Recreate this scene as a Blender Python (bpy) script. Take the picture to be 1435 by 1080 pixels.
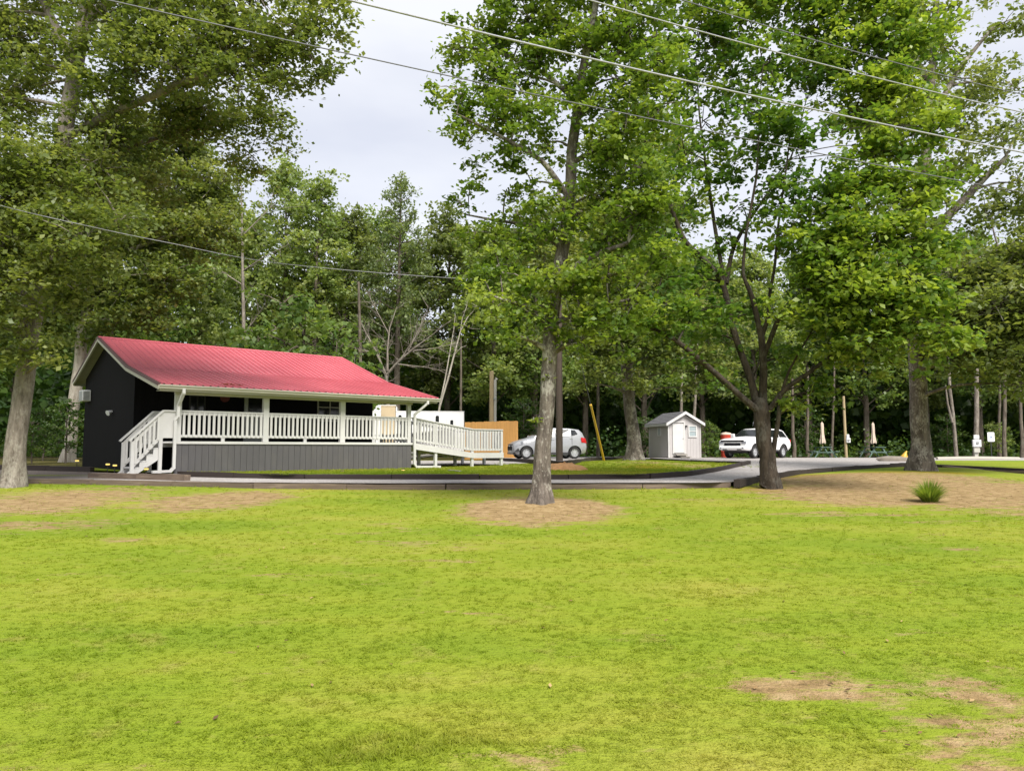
import bpy, bmesh, math, random
import numpy as np
from mathutils import Vector, Matrix

for _o in list(bpy.data.objects):
    bpy.data.objects.remove(_o, do_unlink=True)
SC = bpy.context.scene
COL = SC.collection
R = math.radians
EYE = 1.6
PITCH = R(4.69)
FPX, PW, PH = 1080.0, 1435.0, 1080.0

# ------------------------------------------------------------------ camera
cam_d = bpy.data.cameras.new('camera')
cam_d.sensor_width = 36.0
cam_d.lens = 36.0 * FPX / PW
cam_d.clip_start, cam_d.clip_end = 0.1, 2000
cam = bpy.data.objects.new('camera', cam_d)
COL.objects.link(cam)
cam.location = (0, 0, EYE)
cam.rotation_euler = (R(90) + PITCH, 0, 0)
SC.camera = cam

# ------------------------------------------------------------------ sky and sun (overcast)
SUN_EL, SUN_AZ = R(50), R(155)          # azimuth clockwise from +Y (the view direction)
SKY_GAIN = 0.25
world = bpy.data.worlds.new('World')
SC.world = world
world.use_nodes = True
nt = world.node_tree
nt.nodes.clear()
wo = nt.nodes.new('ShaderNodeOutputWorld')
bg = nt.nodes.new('ShaderNodeBackground')
bg.inputs['Strength'].default_value = 0.1
sky = nt.nodes.new('ShaderNodeTexSky')
sky.sky_type = 'NISHITA'
sky.sun_disc = False
sky.sun_elevation = SUN_EL
sky.sun_rotation = SUN_AZ
tc = nt.nodes.new('ShaderNodeTexCoord')
mp = nt.nodes.new('ShaderNodeMapping')
mp.inputs['Scale'].default_value = (1.2, 1.2, 3.5)
nz = nt.nodes.new('ShaderNodeTexNoise')
nz.inputs['Scale'].default_value = 1.6
nz.inputs['Detail'].default_value = 5
nz.inputs['Roughness'].default_value = 0.5
rp = nt.nodes.new('ShaderNodeValToRGB')
rp.color_ramp.elements[0].position = 0.36
rp.color_ramp.elements[0].color = (1.64, 1.68, 1.86, 1)
rp.color_ramp.elements[1].position = 0.64
rp.color_ramp.elements[1].color = (2.12, 2.13, 2.20, 1)
mx = nt.nodes.new('ShaderNodeMixRGB')
mx.inputs['Fac'].default_value = 0.94
nt.links.new(tc.outputs['Generated'], mp.inputs['Vector'])
nt.links.new(mp.outputs['Vector'], nz.inputs['Vector'])
nt.links.new(nz.outputs['Fac'], rp.inputs['Fac'])
nt.links.new(sky.outputs['Color'], mx.inputs['Color1'])
nt.links.new(rp.outputs['Color'], mx.inputs['Color2'])
nt.links.new(mx.outputs['Color'], bg.inputs['Color'])
nt.links.new(bg.outputs['Background'], wo.inputs['Surface'])

sun_d = bpy.data.lights.new('sun', 'SUN')
sun_d.energy = 1.5
sun_d.angle = R(28)
sun_d.color = (1.0, 0.95, 0.87)
sun = bpy.data.objects.new('sun', sun_d)
COL.objects.link(sun)
sdir = Vector((math.sin(SUN_AZ) * math.cos(SUN_EL), math.cos(SUN_AZ) * math.cos(SUN_EL), math.sin(SUN_EL)))
sun.rotation_euler = sdir.to_track_quat('Z', 'Y').to_euler()

SC.view_settings.view_transform = 'Standard'
SC.view_settings.look = 'None'
SC.view_settings.gamma = 1.0
SC.view_settings.use_curve_mapping = False
SC.view_settings.exposure = 2.22
SC.render.engine = 'CYCLES'
SC.cycles.max_bounces = 9
SC.cycles.diffuse_bounces = 6
SC.cycles.transmission_bounces = 6
SC.cycles.transparent_max_bounces = 4

# ------------------------------------------------------------------ pixel helpers (1435 x 1080 frame)
_cp, _sp = math.cos(PITCH), math.sin(PITCH)


def P(px, py, Y):
    """world point seen at photo pixel (px, py) at forward distance Y"""
    a, b = (px - PW / 2) / FPX, (PH / 2 - py) / FPX
    d = np.array([a, _cp - _sp * b, _sp + _cp * b])
    return Vector((d * (Y / d[1])).tolist()) + Vector((0, 0, EYE))


def G(px, py, zf):
    """where the ray through a photo pixel meets the surface z = zf(x, y)"""
    lo, hi = 2.0, 160.0
    for _ in range(60):
        m = (lo + hi) / 2
        p = P(px, py, m)
        if p.z > zf(p.x, p.y):
            lo = m
        else:
            hi = m
    p = P(px, py, lo)
    return Vector((p.x, p.y, zf(p.x, p.y)))


def sstep(a, b, x):
    t = np.clip((x - a) / (b - a), 0, 1)
    return t * t * (3 - 2 * t)


# ------------------------------------------------------------------ tagging and mesh helpers
def tag(o, label=None, cat=None, group=None, kind=None):
    if label: o['label'] = label
    if cat: o['category'] = cat
    if group: o['group'] = group
    if kind: o['kind'] = kind
    return o


def thing(name, loc, label, cat, rz=0, group=None):
    o = bpy.data.objects.new(name, None)
    o.empty_display_size = 0.2
    COL.objects.link(o)
    o.location = loc
    o.rotation_euler = (0, 0, rz)
    return tag(o, label, cat, group)


def link(name, me, parent=None, loc=None, rot=None, scale=None):
    o = bpy.data.objects.new(name, me)
    COL.objects.link(o)
    if parent: o.parent = parent
    if loc is not None: o.location = loc
    if rot is not None: o.rotation_euler = rot
    if scale is not None: o.scale = scale
    return o


def copy_tree(o, parent=None):
    c = o.copy()
    COL.objects.link(c)
    if parent: c.parent = parent
    for ch in list(o.children):
        copy_tree(ch, c)
    return c


def mesh_np(name, V, F, mat=None, smooth=False, attrs=None):
    """mesh from numpy arrays; F is (M,3) or (M,4)"""
    me = bpy.data.meshes.new(name)
    V = np.asarray(V, np.float32); F = np.asarray(F, np.int32)
    me.vertices.add(len(V)); me.vertices.foreach_set('co', V.ravel())
    k = F.shape[1]
    me.loops.add(F.size); me.loops.foreach_set('vertex_index', F.ravel())
    me.polygons.add(len(F))
    me.polygons.foreach_set('loop_start', np.arange(0, F.size, k, dtype=np.int32))
    if smooth:
        me.polygons.foreach_set('use_smooth', np.ones(len(F), bool))
    for n, a in (attrs or {}).items():
        at = me.attributes.new(n, 'FLOAT', 'POINT')
        at.data.foreach_set('value', np.asarray(a, np.float32))
    me.update(calc_edges=True)
    if mat: me.materials.append(mat)
    return me


class MB:
    """collects shapes into one mesh"""
    def __init__(self):
        self.v, self.f = [], []

    def add(self, vs, fs):
        n = len(self.v)
        self.v += [tuple(x) for x in vs]
        self.f += [tuple(i + n for i in f) for f in fs]
        return self

    def box(self, x0, x1, y0, y1, z0, z1, M=None):
        vs = [Vector(p) for p in ((x0, y0, z0), (x1, y0, z0), (x1, y1, z0), (x0, y1, z0), (x0, y0, z1), (x1, y0, z1), (x1, y1, z1), (x0, y1, z1))]
        if M is not None: vs = [M @ p for p in vs]
        return self.add(vs, [(0, 3, 2, 1), (4, 5, 6, 7), (0, 1, 5, 4), (1, 2, 6, 5), (2, 3, 7, 6), (3, 0, 4, 7)])

    def prism(self, poly, axis, a, b):
        """poly in the plane across axis (x:(y,z) y:(x,z) z:(x,y)), extruded from a to b"""
        n = len(poly)
        def pt(p, t):
            return {'x': (t, p[0], p[1]), 'y': (p[0], t, p[1]), 'z': (p[0], p[1], t)}[axis]
        vs = [pt(p, a) for p in poly] + [pt(p, b) for p in poly]
        fs = [tuple(range(n))[::-1], tuple(range(n, 2 * n))] + [(i, (i + 1) % n, n + (i + 1) % n, n + i) for i in range(n)]
        return self.add(vs, fs)

    def bar(self, p, q, w, h):
        """square bar from p to q; w horizontal, h vertical-ish"""
        p, q = Vector(p), Vector(q)
        d = (q - p).normalized()
        s = d.cross(Vector((0, 0, 1)))
        s = s.normalized() if s.length > 1e-4 else Vector((1, 0, 0))
        t = s.cross(d).normalized()
        c = [(-w / 2, -h / 2), (w / 2, -h / 2), (w / 2, h / 2), (-w / 2, h / 2)]
        return self.add([p + s * a + t * b for a, b in c] + [q + s * a + t * b for a, b in c],
                        [(3, 2, 1, 0), (4, 5, 6, 7), (0, 1, 5, 4), (1, 2, 6, 5), (2, 3, 7, 6), (3, 0, 4, 7)])

    def tube(self, pts, rad, n=8):
        V, F = tube_np(pts, rad, n)
        m = len(self.v)
        self.v += [tuple(x) for x in V.tolist()]
        self.f += [tuple(i + m for i in f) for f in F.tolist()]
        k = len(pts)
        self.f += [tuple(m + i for i in range(n))[::-1], tuple(m + (k - 1) * n + i for i in range(n))]
        return self

    def lathe(self, prof, n=16, c=(0, 0, 0), axis='z'):
        """profile (r, h) turned about an axis"""
        m = len(self.v)
        for r, h in prof:
            for i in range(n):
                a = 2 * math.pi * i / n
                x, y = r * math.cos(a), r * math.sin(a)
                p = (x, y, h) if axis == 'z' else (x, h, y)
                self.v.append((p[0] + c[0], p[1] + c[1], p[2] + c[2]))
        for j in range(len(prof) - 1):
            for i in range(n):
                q = (m + j * n + i, m + j * n + (i + 1) % n, m + (j + 1) * n + (i + 1) % n, m + (j + 1) * n + i)
                self.f.append(q if axis == 'z' else q[::-1])
        return self

    def mesh(self, name, mat, smooth=None, bevel=0):
        me = bpy.data.meshes.new(name)
        me.from_pydata(self.v, [], self.f)
        if bevel:
            bm = bmesh.new(); bm.from_mesh(me)
            bmesh.ops.bevel(bm, geom=[e for e in bm.edges], offset=bevel, segments=1, affect='EDGES', profile=0.7)
            bm.to_mesh(me); bm.free()
        me.update()
        if mat: me.materials.append(mat)
        if smooth is not None:
            me.polygons.foreach_set('use_smooth', np.ones(len(me.polygons), bool))
            me.set_sharp_from_angle(angle=R(smooth))
        return me

    def obj(self, name, mat, parent=None, smooth=None, bevel=0, loc=None, rot=None):
        return link(name, self.mesh(name, mat, smooth, bevel), parent, loc, rot)


def tube_np(pts, rad, n=8):
    pts = np.asarray([tuple(p) for p in pts], float)
    k = len(pts)
    rad = np.broadcast_to(np.asarray(rad, float), (k,))
    T = np.gradient(pts, axis=0)
    T /= np.linalg.norm(T, axis=1)[:, None] + 1e-9
    ref = np.array([0.31, 0.17, 0.93]) if abs(T[0, 2]) < 0.8 else np.array([0.93, 0.31, 0.1])
    A = np.cross(T, ref); A /= np.linalg.norm(A, axis=1)[:, None] + 1e-9
    B = np.cross(T, A)
    ang = np.arange(n) * 2 * np.pi / n
    V = pts[:, None, :] + rad[:, None, None] * (np.cos(ang)[None, :, None] * A[:, None, :] + np.sin(ang)[None, :, None] * B[:, None, :])
    i = np.arange(n); j = (i + 1) % n
    F = np.concatenate([np.stack([r * n + i, r * n + j, (r + 1) * n + j, (r + 1) * n + i], 1) for r in range(k - 1)])
    return V.reshape(-1, 3), F


# ------------------------------------------------------------------ materials
class NT:
    def __init__(self, name):
        self.m = bpy.data.materials.new(name)
        self.m.use_nodes = True
        self.t = self.m.node_tree
        self.b = self.t.nodes['Principled BSDF']
        self.out = self.t.nodes['Material Output']

    def n(self, typ, **kw):
        nd = self.t.nodes.new(typ)
        for k, v in kw.items():
            if k in nd.inputs.keys(): nd.inputs[k].default_value = v
            else: setattr(nd, k, v)
        return nd

    def l(self, a, b):
        self.t.links.new(a, b)

    def pos(self, obj=False):
        if obj:
            # object space, shifted by a per-object random so that copies do not repeat
            mp = self.n('ShaderNodeVectorMath', operation='ADD')
            sc = self.n('ShaderNodeMath', operation='MULTIPLY'); sc.inputs[1].default_value = 41.0
            self.l(self.n('ShaderNodeObjectInfo').outputs['Random'], sc.inputs[0])
            self.l(self.n('ShaderNodeTexCoord').outputs['Object'], mp.inputs[0])
            self.l(sc.outputs['Value'], mp.inputs[1])
            return mp.outputs['Vector']
        return self.n('ShaderNodeNewGeometry').outputs['Position']

    def noise(self, vec, scale, detail=4, rough=0.55, stretch=None):
        if stretch:
            mp = self.n('ShaderNodeMapping'); mp.inputs['Scale'].default_value = stretch
            self.l(vec, mp.inputs['Vector']); vec = mp.outputs['Vector']
        nd = self.n('ShaderNodeTexNoise', Scale=scale, Detail=detail, Roughness=rough)
        self.l(vec, nd.inputs['Vector'])
        return nd.outputs['Fac']

    def ramp(self, fac, stops):
        nd = self.n('ShaderNodeValToRGB')
        el = nd.color_ramp.elements
        while len(el) < len(stops): el.new(0.5)
        for e, (p, c) in zip(el, stops):
            e.position = p; e.color = (*c, 1) if len(c) == 3 else c
        self.l(fac, nd.inputs['Fac'])
        return nd.outputs['Color']

    def mix(self, fac, a, b, mode='MIX'):
        nd = self.n('ShaderNodeMixRGB', blend_type=mode)
        for s, x in (('Fac', fac), ('Color1', a), ('Color2', b)):
            if isinstance(x, (int, float)): nd.inputs[s].default_value = x
            elif isinstance(x, tuple): nd.inputs[s].default_value = (*x, 1)
            else: self.l(x, nd.inputs[s])
        return nd.outputs['Color']

    def math(self, op, a, b=None, clamp=False):
        nd = self.n('ShaderNodeMath', operation=op, use_clamp=clamp)
        for i, x in enumerate((a, b)):
            if x is None: continue
            if isinstance(x, (int, float)): nd.inputs[i].default_value = x
            else: self.l(x, nd.inputs[i])
        return nd.outputs['Value']

    def bump(self, h, strength=0.3, dist=0.02):
        nd = self.n('ShaderNodeBump', Strength=strength, Distance=dist)
        self.l(h, nd.inputs['Height'])
        self.l(nd.outputs['Normal'], self.b.inputs['Normal'])

    def done(self, col=None, rough=0.6, metal=0.0, spec=0.5):
        if col is not None:
            if isinstance(col, tuple): self.b.inputs['Base Color'].default_value = (*col, 1)
            else: self.l(col, self.b.inputs['Base Color'])
        if isinstance(rough, (int, float)): self.b.inputs['Roughness'].default_value = rough
        else: self.l(rough, self.b.inputs['Roughness'])
        self.b.inputs['Metallic'].default_value = metal
        self.b.inputs['Specular IOR Level'].default_value = spec
        return self.m


def worn(name, base, rough=0.55, var=0.25, scale=3.0, bump=0.15, bdist=0.004, metal=0.0, spec=0.5, stretch=None, dirt=None, dirt_amt=0.4):
    t = NT(name)
    p = t.pos(True)
    n1 = t.noise(p, scale, 5, 0.6, stretch)
    n2 = t.noise(p, scale * 9, 4, 0.6, stretch)
    lo = tuple(c * (1 - var) for c in base); hi = tuple(min(1, c * (1 + var * 0.6)) for c in base)
    c = t.ramp(n1, [(0.3, lo), (0.7, hi)])
    c = t.mix(0.18, c, t.ramp(n2, [(0.35, lo), (0.65, hi)]))
    if dirt:
        c = t.mix(t.math('MULTIPLY', t.ramp(t.noise(p, scale * 0.7, 6, 0.7), [(0.5, (0, 0, 0)), (0.75, (1, 1, 1))]), dirt_amt), c, dirt)
    if bump: t.bump(n2, bump, bdist)
    return t.done(c, rough, metal, spec)


M = {}
M['white'] = worn('white_paint', (0.56, 0.555, 0.55), 0.5, 0.10, 1.2, 0.08, dirt=(0.45, 0.44, 0.37), dirt_amt=0.25)
M['cream'] = worn('cream_trim', (0.44, 0.425, 0.36), 0.5, 0.12, 1.5, 0.08, dirt=(0.40, 0.38, 0.28), dirt_amt=0.35)
M['soffit'] = worn('soffit_board', (0.24, 0.24, 0.17), 0.7, 0.18, 2.0, 0.2, dirt=(0.22, 0.22, 0.15))
M['black_wall'] = worn('charcoal_siding', (0.0075, 0.007, 0.0085), 0.9, 0.3, 2.0, 0.2, spec=0.15, stretch=(6, 6, 0.6))
M['skirt'] = worn('grey_skirting', (0.088, 0.084, 0.090), 0.7, 0.14, 1.6, 0.25, stretch=(5, 5, 0.5), dirt=(0.15, 0.14, 0.12), dirt_amt=0.3)
M['deck'] = worn('deck_board', (0.28, 0.26, 0.23), 0.7, 0.25, 2.0, 0.3)
M['glass'] = NT('dark_glass').done((0.012, 0.014, 0.016), 0.08, 0, 0.6)
M['glass_pale'] = NT('pale_glass').done((0.30, 0.36, 0.38), 0.1, 0, 0.6)
M['redroof'] = None
t = NT('red_metal_roofing')
p = t.pos()
c = t.ramp(t.noise(p, 0.5, 5), [(0.3, (0.36, 0.058, 0.078)), (0.7, (0.48, 0.095, 0.120))])
c = t.mix(t.ramp(t.noise(p, 1.3, 6, 0.7, (1, 2.5, 1)), [(0.60, (0, 0, 0)), (0.78, (0.4, 0.4, 0.4))]), c, (0.36, 0.10, 0.08))
t.bump(t.noise(p, 14, 3), 0.05, 0.01)
M['redroof'] = t.done(c, 0.48, 0.0, 0.6)
M['roofedge'] = worn('dark_roof_edge', (0.08, 0.03, 0.03), 0.5)
M['metal'] = worn('grey_metal', (0.35, 0.36, 0.37), 0.4, 0.15, 3, 0.05, metal=0.6)
M['plastic_white'] = worn('white_plastic', (0.72, 0.73, 0.74), 0.4, 0.06, 4, 0.0)
M['dark'] = worn('dark_trim', (0.02, 0.02, 0.022), 0.6, 0.2)
M['tyre'] = worn('tyre_rubber', (0.018, 0.018, 0.018), 0.85, 0.2, 8, 0.1)
M['rim'] = worn('alloy_rim', (0.52, 0.53, 0.55), 0.35, 0.1, 4, 0.0, metal=0.4)
M['shed'] = worn('grey_shed_siding', (0.43, 0.41, 0.41), 0.7, 0.08, 2, 0.2, stretch=(6, 6, 0.5))
M['shingle'] = worn('dark_shingles', (0.11, 0.11, 0.12), 0.9, 0.35, 6, 0.5, 0.01)
M['newwood'] = worn('fresh_pine_boards', (0.64, 0.34, 0.105), 0.7, 0.16, 2, 0.2, stretch=(5, 5, 0.6))
M['trailer'] = worn('white_trailer_skin', (0.76, 0.77, 0.79), 0.4, 0.05, 1.5, 0.0, dirt=(0.55, 0.54, 0.50), dirt_amt=0.25)
M['tan'] = worn('tan_panel', (0.50, 0.40, 0.26), 0.7, 0.1)
M['pole'] = worn('creosote_pole', (0.075, 0.055, 0.043), 0.85, 0.3, 5, 0.4, 0.01, stretch=(6, 6, 0.5))
M['palepole'] = worn('weathered_pole', (0.36, 0.28, 0.16), 0.8, 0.2, 4, 0.3, 0.006, stretch=(6, 6, 0.5))
M['conduit'] = worn('grey_conduit', (0.42, 0.41, 0.37), 0.6, 0.1)
M['yellow'] = worn('yellow_guy_guard', (0.50, 0.31, 0.03), 0.5, 0.12)
M['wire'] = worn('weathered_wire', (0.12, 0.12, 0.14), 0.6, 0.1, 3, 0.0)
M['wire_pale'] = worn('pale_wire', (0.34, 0.34, 0.38), 0.5, 0.3, 9, 0.3, 0.01)
M['umbrella'] = worn('beige_canvas', (0.60, 0.49, 0.40), 0.85, 0.12, 4, 0.2)
M['black'] = worn('black_grille', (0.006, 0.006, 0.010), 0.7, 0.2, 3, 0.0, spec=0.15)
M['tablegreen'] = worn('green_table_boards', (0.12, 0.19, 0.16), 0.7, 0.2)
M['red'] = worn('red_plastic', (0.55, 0.07, 0.04), 0.45, 0.1)
M['plaque'] = worn('dull_red_plaque', (0.16, 0.03, 0.035), 0.7, 0.3, 8)
M['blueglyph'] = worn('sign_blue', (0.06, 0.12, 0.30), 0.5, 0.05)
M['straw'] = worn('straw_heap', (0.50, 0.27, 0.115), 0.95, 0.3, 9, 0.6, 0.03)
M['rock'] = worn('grey_stone', (0.22, 0.19, 0.16), 0.9, 0.25, 5, 0.5, 0.02)
M['silver'] = worn('silver_car_paint', (0.31, 0.32, 0.345), 0.25, 0.03, 1, 0.0, metal=0.15, spec=0.7)
M['whitecar'] = worn('white_car_paint', (0.78, 0.78, 0.80), 0.25, 0.03, 1, 0.0, spec=0.7)
M['lamp_red'] = NT('tail_lamp').done((0.45, 0.015, 0.02), 0.2)
M['lamp_clear'] = NT('head_lamp').done((0.35, 0.37, 0.42), 0.12, 0.3)
M['timber'] = worn('railway_timber', (0.135, 0.098, 0.074), 0.85, 0.40, 3, 0.5, 0.012, stretch=(0.7, 4, 4), dirt=(0.26, 0.20, 0.145), dirt_amt=0.9)
M['timber_dark'] = worn('dark_timber', (0.034, 0.024, 0.020), 0.85, 0.4, 3, 0.5, 0.012, stretch=(0.7, 4, 4))
M['palelog'] = worn('pale_log', (0.36, 0.335, 0.285), 0.8, 0.12, 3, 0.3)
t = NT('garden_light_glow')
t.b.inputs['Emission Color'].default_value = (1.0, 0.70, 0.18, 1)
t.b.inputs['Emission Strength'].default_value = 0.28
M['glow'] = t.done((0.45, 0.34, 0.10), 0.4)


def bark(name, lo, hi, lichen, scale=9.0, amt=0.45):
    t = NT(name)
    p = t.pos(True)
    n1 = t.noise(p, scale, 6, 0.7, (1, 1, 0.22))
    n2 = t.noise(p, 2.2, 5, 0.65)
    n3 = t.noise(p, 22, 3, 0.6, (1, 1, 0.5))
    c = t.ramp(n1, [(0.35, lo), (0.66, hi)])
    f = t.ramp(t.math('ADD', t.math('MULTIPLY', n2, 0.6), t.math('MULTIPLY', n3, 0.4)), [(0.5, (0, 0, 0)), (0.6, (amt, amt, amt))])
    c = t.mix(f, c, lichen)
    t.bump(t.math('ADD', n1, t.math('MULTIPLY', n3, 0.4)), 0.9, 0.05)
    return t.done(c, 0.9, 0, 0.2)


M['bark_grey'] = bark('grey_bark', (0.11, 0.092, 0.075), (0.27, 0.235, 0.20), (0.38, 0.36, 0.31))
M['bark_oak'] = bark('oak_bark', (0.060, 0.050, 0.042), (0.20, 0.17, 0.145), (0.40, 0.38, 0.33), 9, 0.8)
M['bark_dark'] = bark('dark_bark', (0.026, 0.021, 0.017), (0.080, 0.062, 0.046), (0.17, 0.165, 0.14), 8, 0.35)
M['bark_mid'] = bark('woodland_bark', (0.06, 0.048, 0.038), (0.17, 0.14, 0.11), (0.20, 0.19, 0.15), 7)
M['bark_pale'] = bark('pale_bark', (0.24, 0.21, 0.17), (0.46, 0.42, 0.36), (0.50, 0.48, 0.42), 6)


def leafmat(name, dark, mid, light, trans=0.5, spec=0.4):
    t = NT(name)
    a = t.n('ShaderNodeAttribute', attribute_name='tone').outputs['Fac']
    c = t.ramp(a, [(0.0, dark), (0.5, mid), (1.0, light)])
    t.done(c, 0.42, 0, spec)
    tr = t.n('ShaderNodeBsdfTranslucent')
    t.l(t.mix(1.0, c, (1.25, 1.25, 0.55), 'MULTIPLY'), tr.inputs['Color'])
    mxs = t.n('ShaderNodeMixShader', Fac=trans)
    t.l(t.b.outputs['BSDF'], mxs.inputs[1]); t.l(tr.outputs['BSDF'], mxs.inputs[2])
    t.l(mxs.outputs['Shader'], t.out.inputs['Surface'])
    return t.m


M['leaf_olive'] = leafmat('olive_oak_leaves', (0.098, 0.140, 0.039), (0.15, 0.195, 0.054), (0.27, 0.305, 0.105))
M['leaf_oak'] = leafmat('yellow_green_oak_leaves', (0.086, 0.150, 0.026), (0.14, 0.22, 0.036), (0.29, 0.36, 0.07))
M['leaf_maple'] = leafmat('green_maple_leaves', (0.065, 0.140, 0.026), (.135, .225, .037), (.30, .38, .065))
M['leaf_grey'] = leafmat('grey_green_leaves', (0.104, 0.143, 0.042), (0.155, 0.2, 0.062), (0.26, 0.295, 0.105))
M['leaf_wood'] = leafmat('woodland_leaves', (0.091, 0.163, 0.042), (0.15, 0.225, 0.058), (0.25, 0.325, 0.095))  # woodland and cedar leaves: distance haze put into the lighter colours
M['leaf_light'] = leafmat('light_woodland_leaves', (0.156, 0.227, 0.065), (0.215, 0.285, 0.085), (0.33, 0.38, 0.13))
M['leaf_cedar'] = leafmat('cedar_foliage', (0.09, 0.13, 0.05), (0.165, 0.22, 0.085), (0.26, 0.315, 0.13))
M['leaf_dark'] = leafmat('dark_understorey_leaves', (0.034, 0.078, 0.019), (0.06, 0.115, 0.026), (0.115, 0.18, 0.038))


def grass_colour(t):
    """shared by the lawn sheet and its blades: the colour follows world position"""
    p = t.pos()
    big = t.noise(p, 0.22, 4, 0.6, (0.7, 1.6, 1))
    mid = t.noise(p, 1.1, 5, 0.65, (0.7, 1.7, 1))
    c = t.ramp(big, [(0.36, (0.155, 0.220, 0.017)), (0.5, (0.220, 0.262, 0.024)), (0.64, (0.300, 0.290, 0.050))])
    c = t.mix(t.ramp(mid, [(0.36, (0, 0, 0)), (0.66, (0.55, 0.55, 0.55))]), c, (0.168, 0.241, 0.015))
    c = t.mix(t.ramp(t.noise(p, 2.3, 5, 0.7), [(0.56, (0, 0, 0)), (0.72, (0.55, 0.55, 0.55))]), c, (0.292, 0.254, 0.073))
    return p, c


def ground_mat(name, grassy=True):
    t = NT(name)
    p, c = grass_colour(t)
    fine = t.noise(p, 9, 5, 0.7, (0.8, 1.6, 1))
    vfine = t.noise(p, 42, 3, 0.7)
    c = t.mix(t.ramp(fine, [(0.30, (0.22, 0.22, 0.22)), (0.46, (0, 0, 0))]), c, (0.120, 0.175, 0.014))
    moss = t.n('ShaderNodeAttribute', attribute_name='moss').outputs['Fac']
    mf = t.ramp(t.math('ADD', moss, t.math('MULTIPLY', t.noise(p, 3.0, 5, 0.7), 0.5)), [(0.60, (0, 0, 0)), (0.9, (0.85, 0.85, 0.85))])
    c = t.mix(mf, c, (0.235, 0.190, 0.010))
    dirt = t.n('ShaderNodeAttribute', attribute_name='dirt').outputs['Fac']
    dn = t.math('ADD', dirt, t.math('ADD', t.math('MULTIPLY', t.math('SUBTRACT', t.noise(p, 3.5, 6, 0.75, (0.7, 1.7, 1)), 0.5), 2.4), t.math('MULTIPLY', t.math('SUBTRACT', t.noise(p, 1.3, 5, 0.65, (0.6, 1.7, 1)), 0.5), 2.0)))
    df = t.ramp(dn, [(0.40, (0, 0, 0)), (0.80, (0.92, 0.92, 0.92))])
    dc = t.ramp(t.noise(p, 5, 6, 0.7), [(0.28, (0.125, 0.076, 0.038)), (0.46, (0.285, 0.185, 0.095)), (0.70, (0.44, 0.315, 0.18))])
    dc = t.mix(t.ramp(vfine, [(0.3, (0.45, 0.45, 0.45)), (0.5, (0, 0, 0))]), dc, (0.10, 0.065, 0.035))
    c = t.mix(df, c, dc)
    litter = t.n('ShaderNodeAttribute', attribute_name='litter').outputs['Fac']
    lc = t.ramp(t.noise(p, 6, 5, 0.7), [(0.35, (0.035, 0.030, 0.015)), (0.6, (0.085, 0.060, 0.030)), (0.75, (0.07, 0.085, 0.02))])
    c = t.mix(litter, c, lc)
    t.bump(t.math('ADD', fine, t.math('MULTIPLY', vfine, 0.5)), 0.8, 0.05)
    return t.done(c, 0.95, 0, 0.12)


M['ground'] = ground_mat('lawn_ground')
t = NT('grass_blades')
p, c = grass_colour(t)
a = t.n('ShaderNodeAttribute', attribute_name='tone').outputs['Fac']
c = t.mix(1.0, c, t.ramp(a, [(0.0, (1.20, 1.22, 1.1)), (0.5, (1.34, 1.34, 1.3)), (1.0, (1.50, 1.44, 1.6))]), 'MULTIPLY')
t.done(c, 0.6, 0, 0.25)
tr = t.n('ShaderNodeBsdfTranslucent'); t.l(t.mix(1.0, c, (1.1, 1.1, 0.7), 'MULTIPLY'), tr.inputs['Color'])
ms = t.n('ShaderNodeMixShader', Fac=0.6)
t.l(t.b.outputs['BSDF'], ms.inputs[1]); t.l(tr.outputs['BSDF'], ms.inputs[2]); t.l(ms.outputs['Shader'], t.out.inputs['Surface'])
M['blade'] = t.m

t = NT('dead_leaf_litter')
t.done(t.ramp(t.n('ShaderNodeAttribute', attribute_name='tone').outputs['Fac'], [(0, (0.07, 0.045, 0.022)), (0.5, (0.19, 0.115, 0.05)), (1, (0.36, 0.26, 0.12))]), 0.8, 0, 0.2)
M['litter'] = t.m
t = NT('pale_gravel')
p = t.pos()
v = t.n('ShaderNodeTexVoronoi', Scale=28.0)
t.l(p, v.inputs['Vector'])
c = t.mix(0.5, t.ramp(t.noise(p, 0.6, 5, 0.65), [(0.3, (0.27, 0.25, 0.24)), (0.7, (0.37, 0.345, 0.335))]), t.ramp(v.outputs['Color'], [(0.1, (0.18, 0.17, 0.17)), (0.9, (0.50, 0.48, 0.47))]))
c = t.mix(t.ramp(t.noise(p, 1.4, 6, 0.75), [(0.52, (0, 0, 0)), (0.72, (0.6, 0.6, 0.6))]), c, (0.20, 0.155, 0.115))
c = t.mix(t.n('ShaderNodeAttribute', attribute_name='mud').outputs['Fac'], c, (0.105, 0.080, 0.062))
t.bump(v.outputs['Distance'], 0.6, 0.02)
M['gravel'] = t.done(c, 0.95, 0, 0.15)

# ------------------------------------------------------------------ terrain
rngG = np.random.default_rng(5)
_wav = [(rngG.uniform(0.25, 1.3), rngG.uniform(0.25, 1.3), rngG.uniform(0, 6.28), rngG.uniform(0.2, 1)) for _ in range(14)]


def wavy(x, y):
    s = 0
    for a, b, ph, w in _wav:
        s = s + w * np.sin(a * x + b * y + ph) * np.cos(b * x * 0.7 - a * y + ph * 2)
    return s / 6.0


TREE_M = (0.60, 15.9)


BORDER = None


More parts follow.
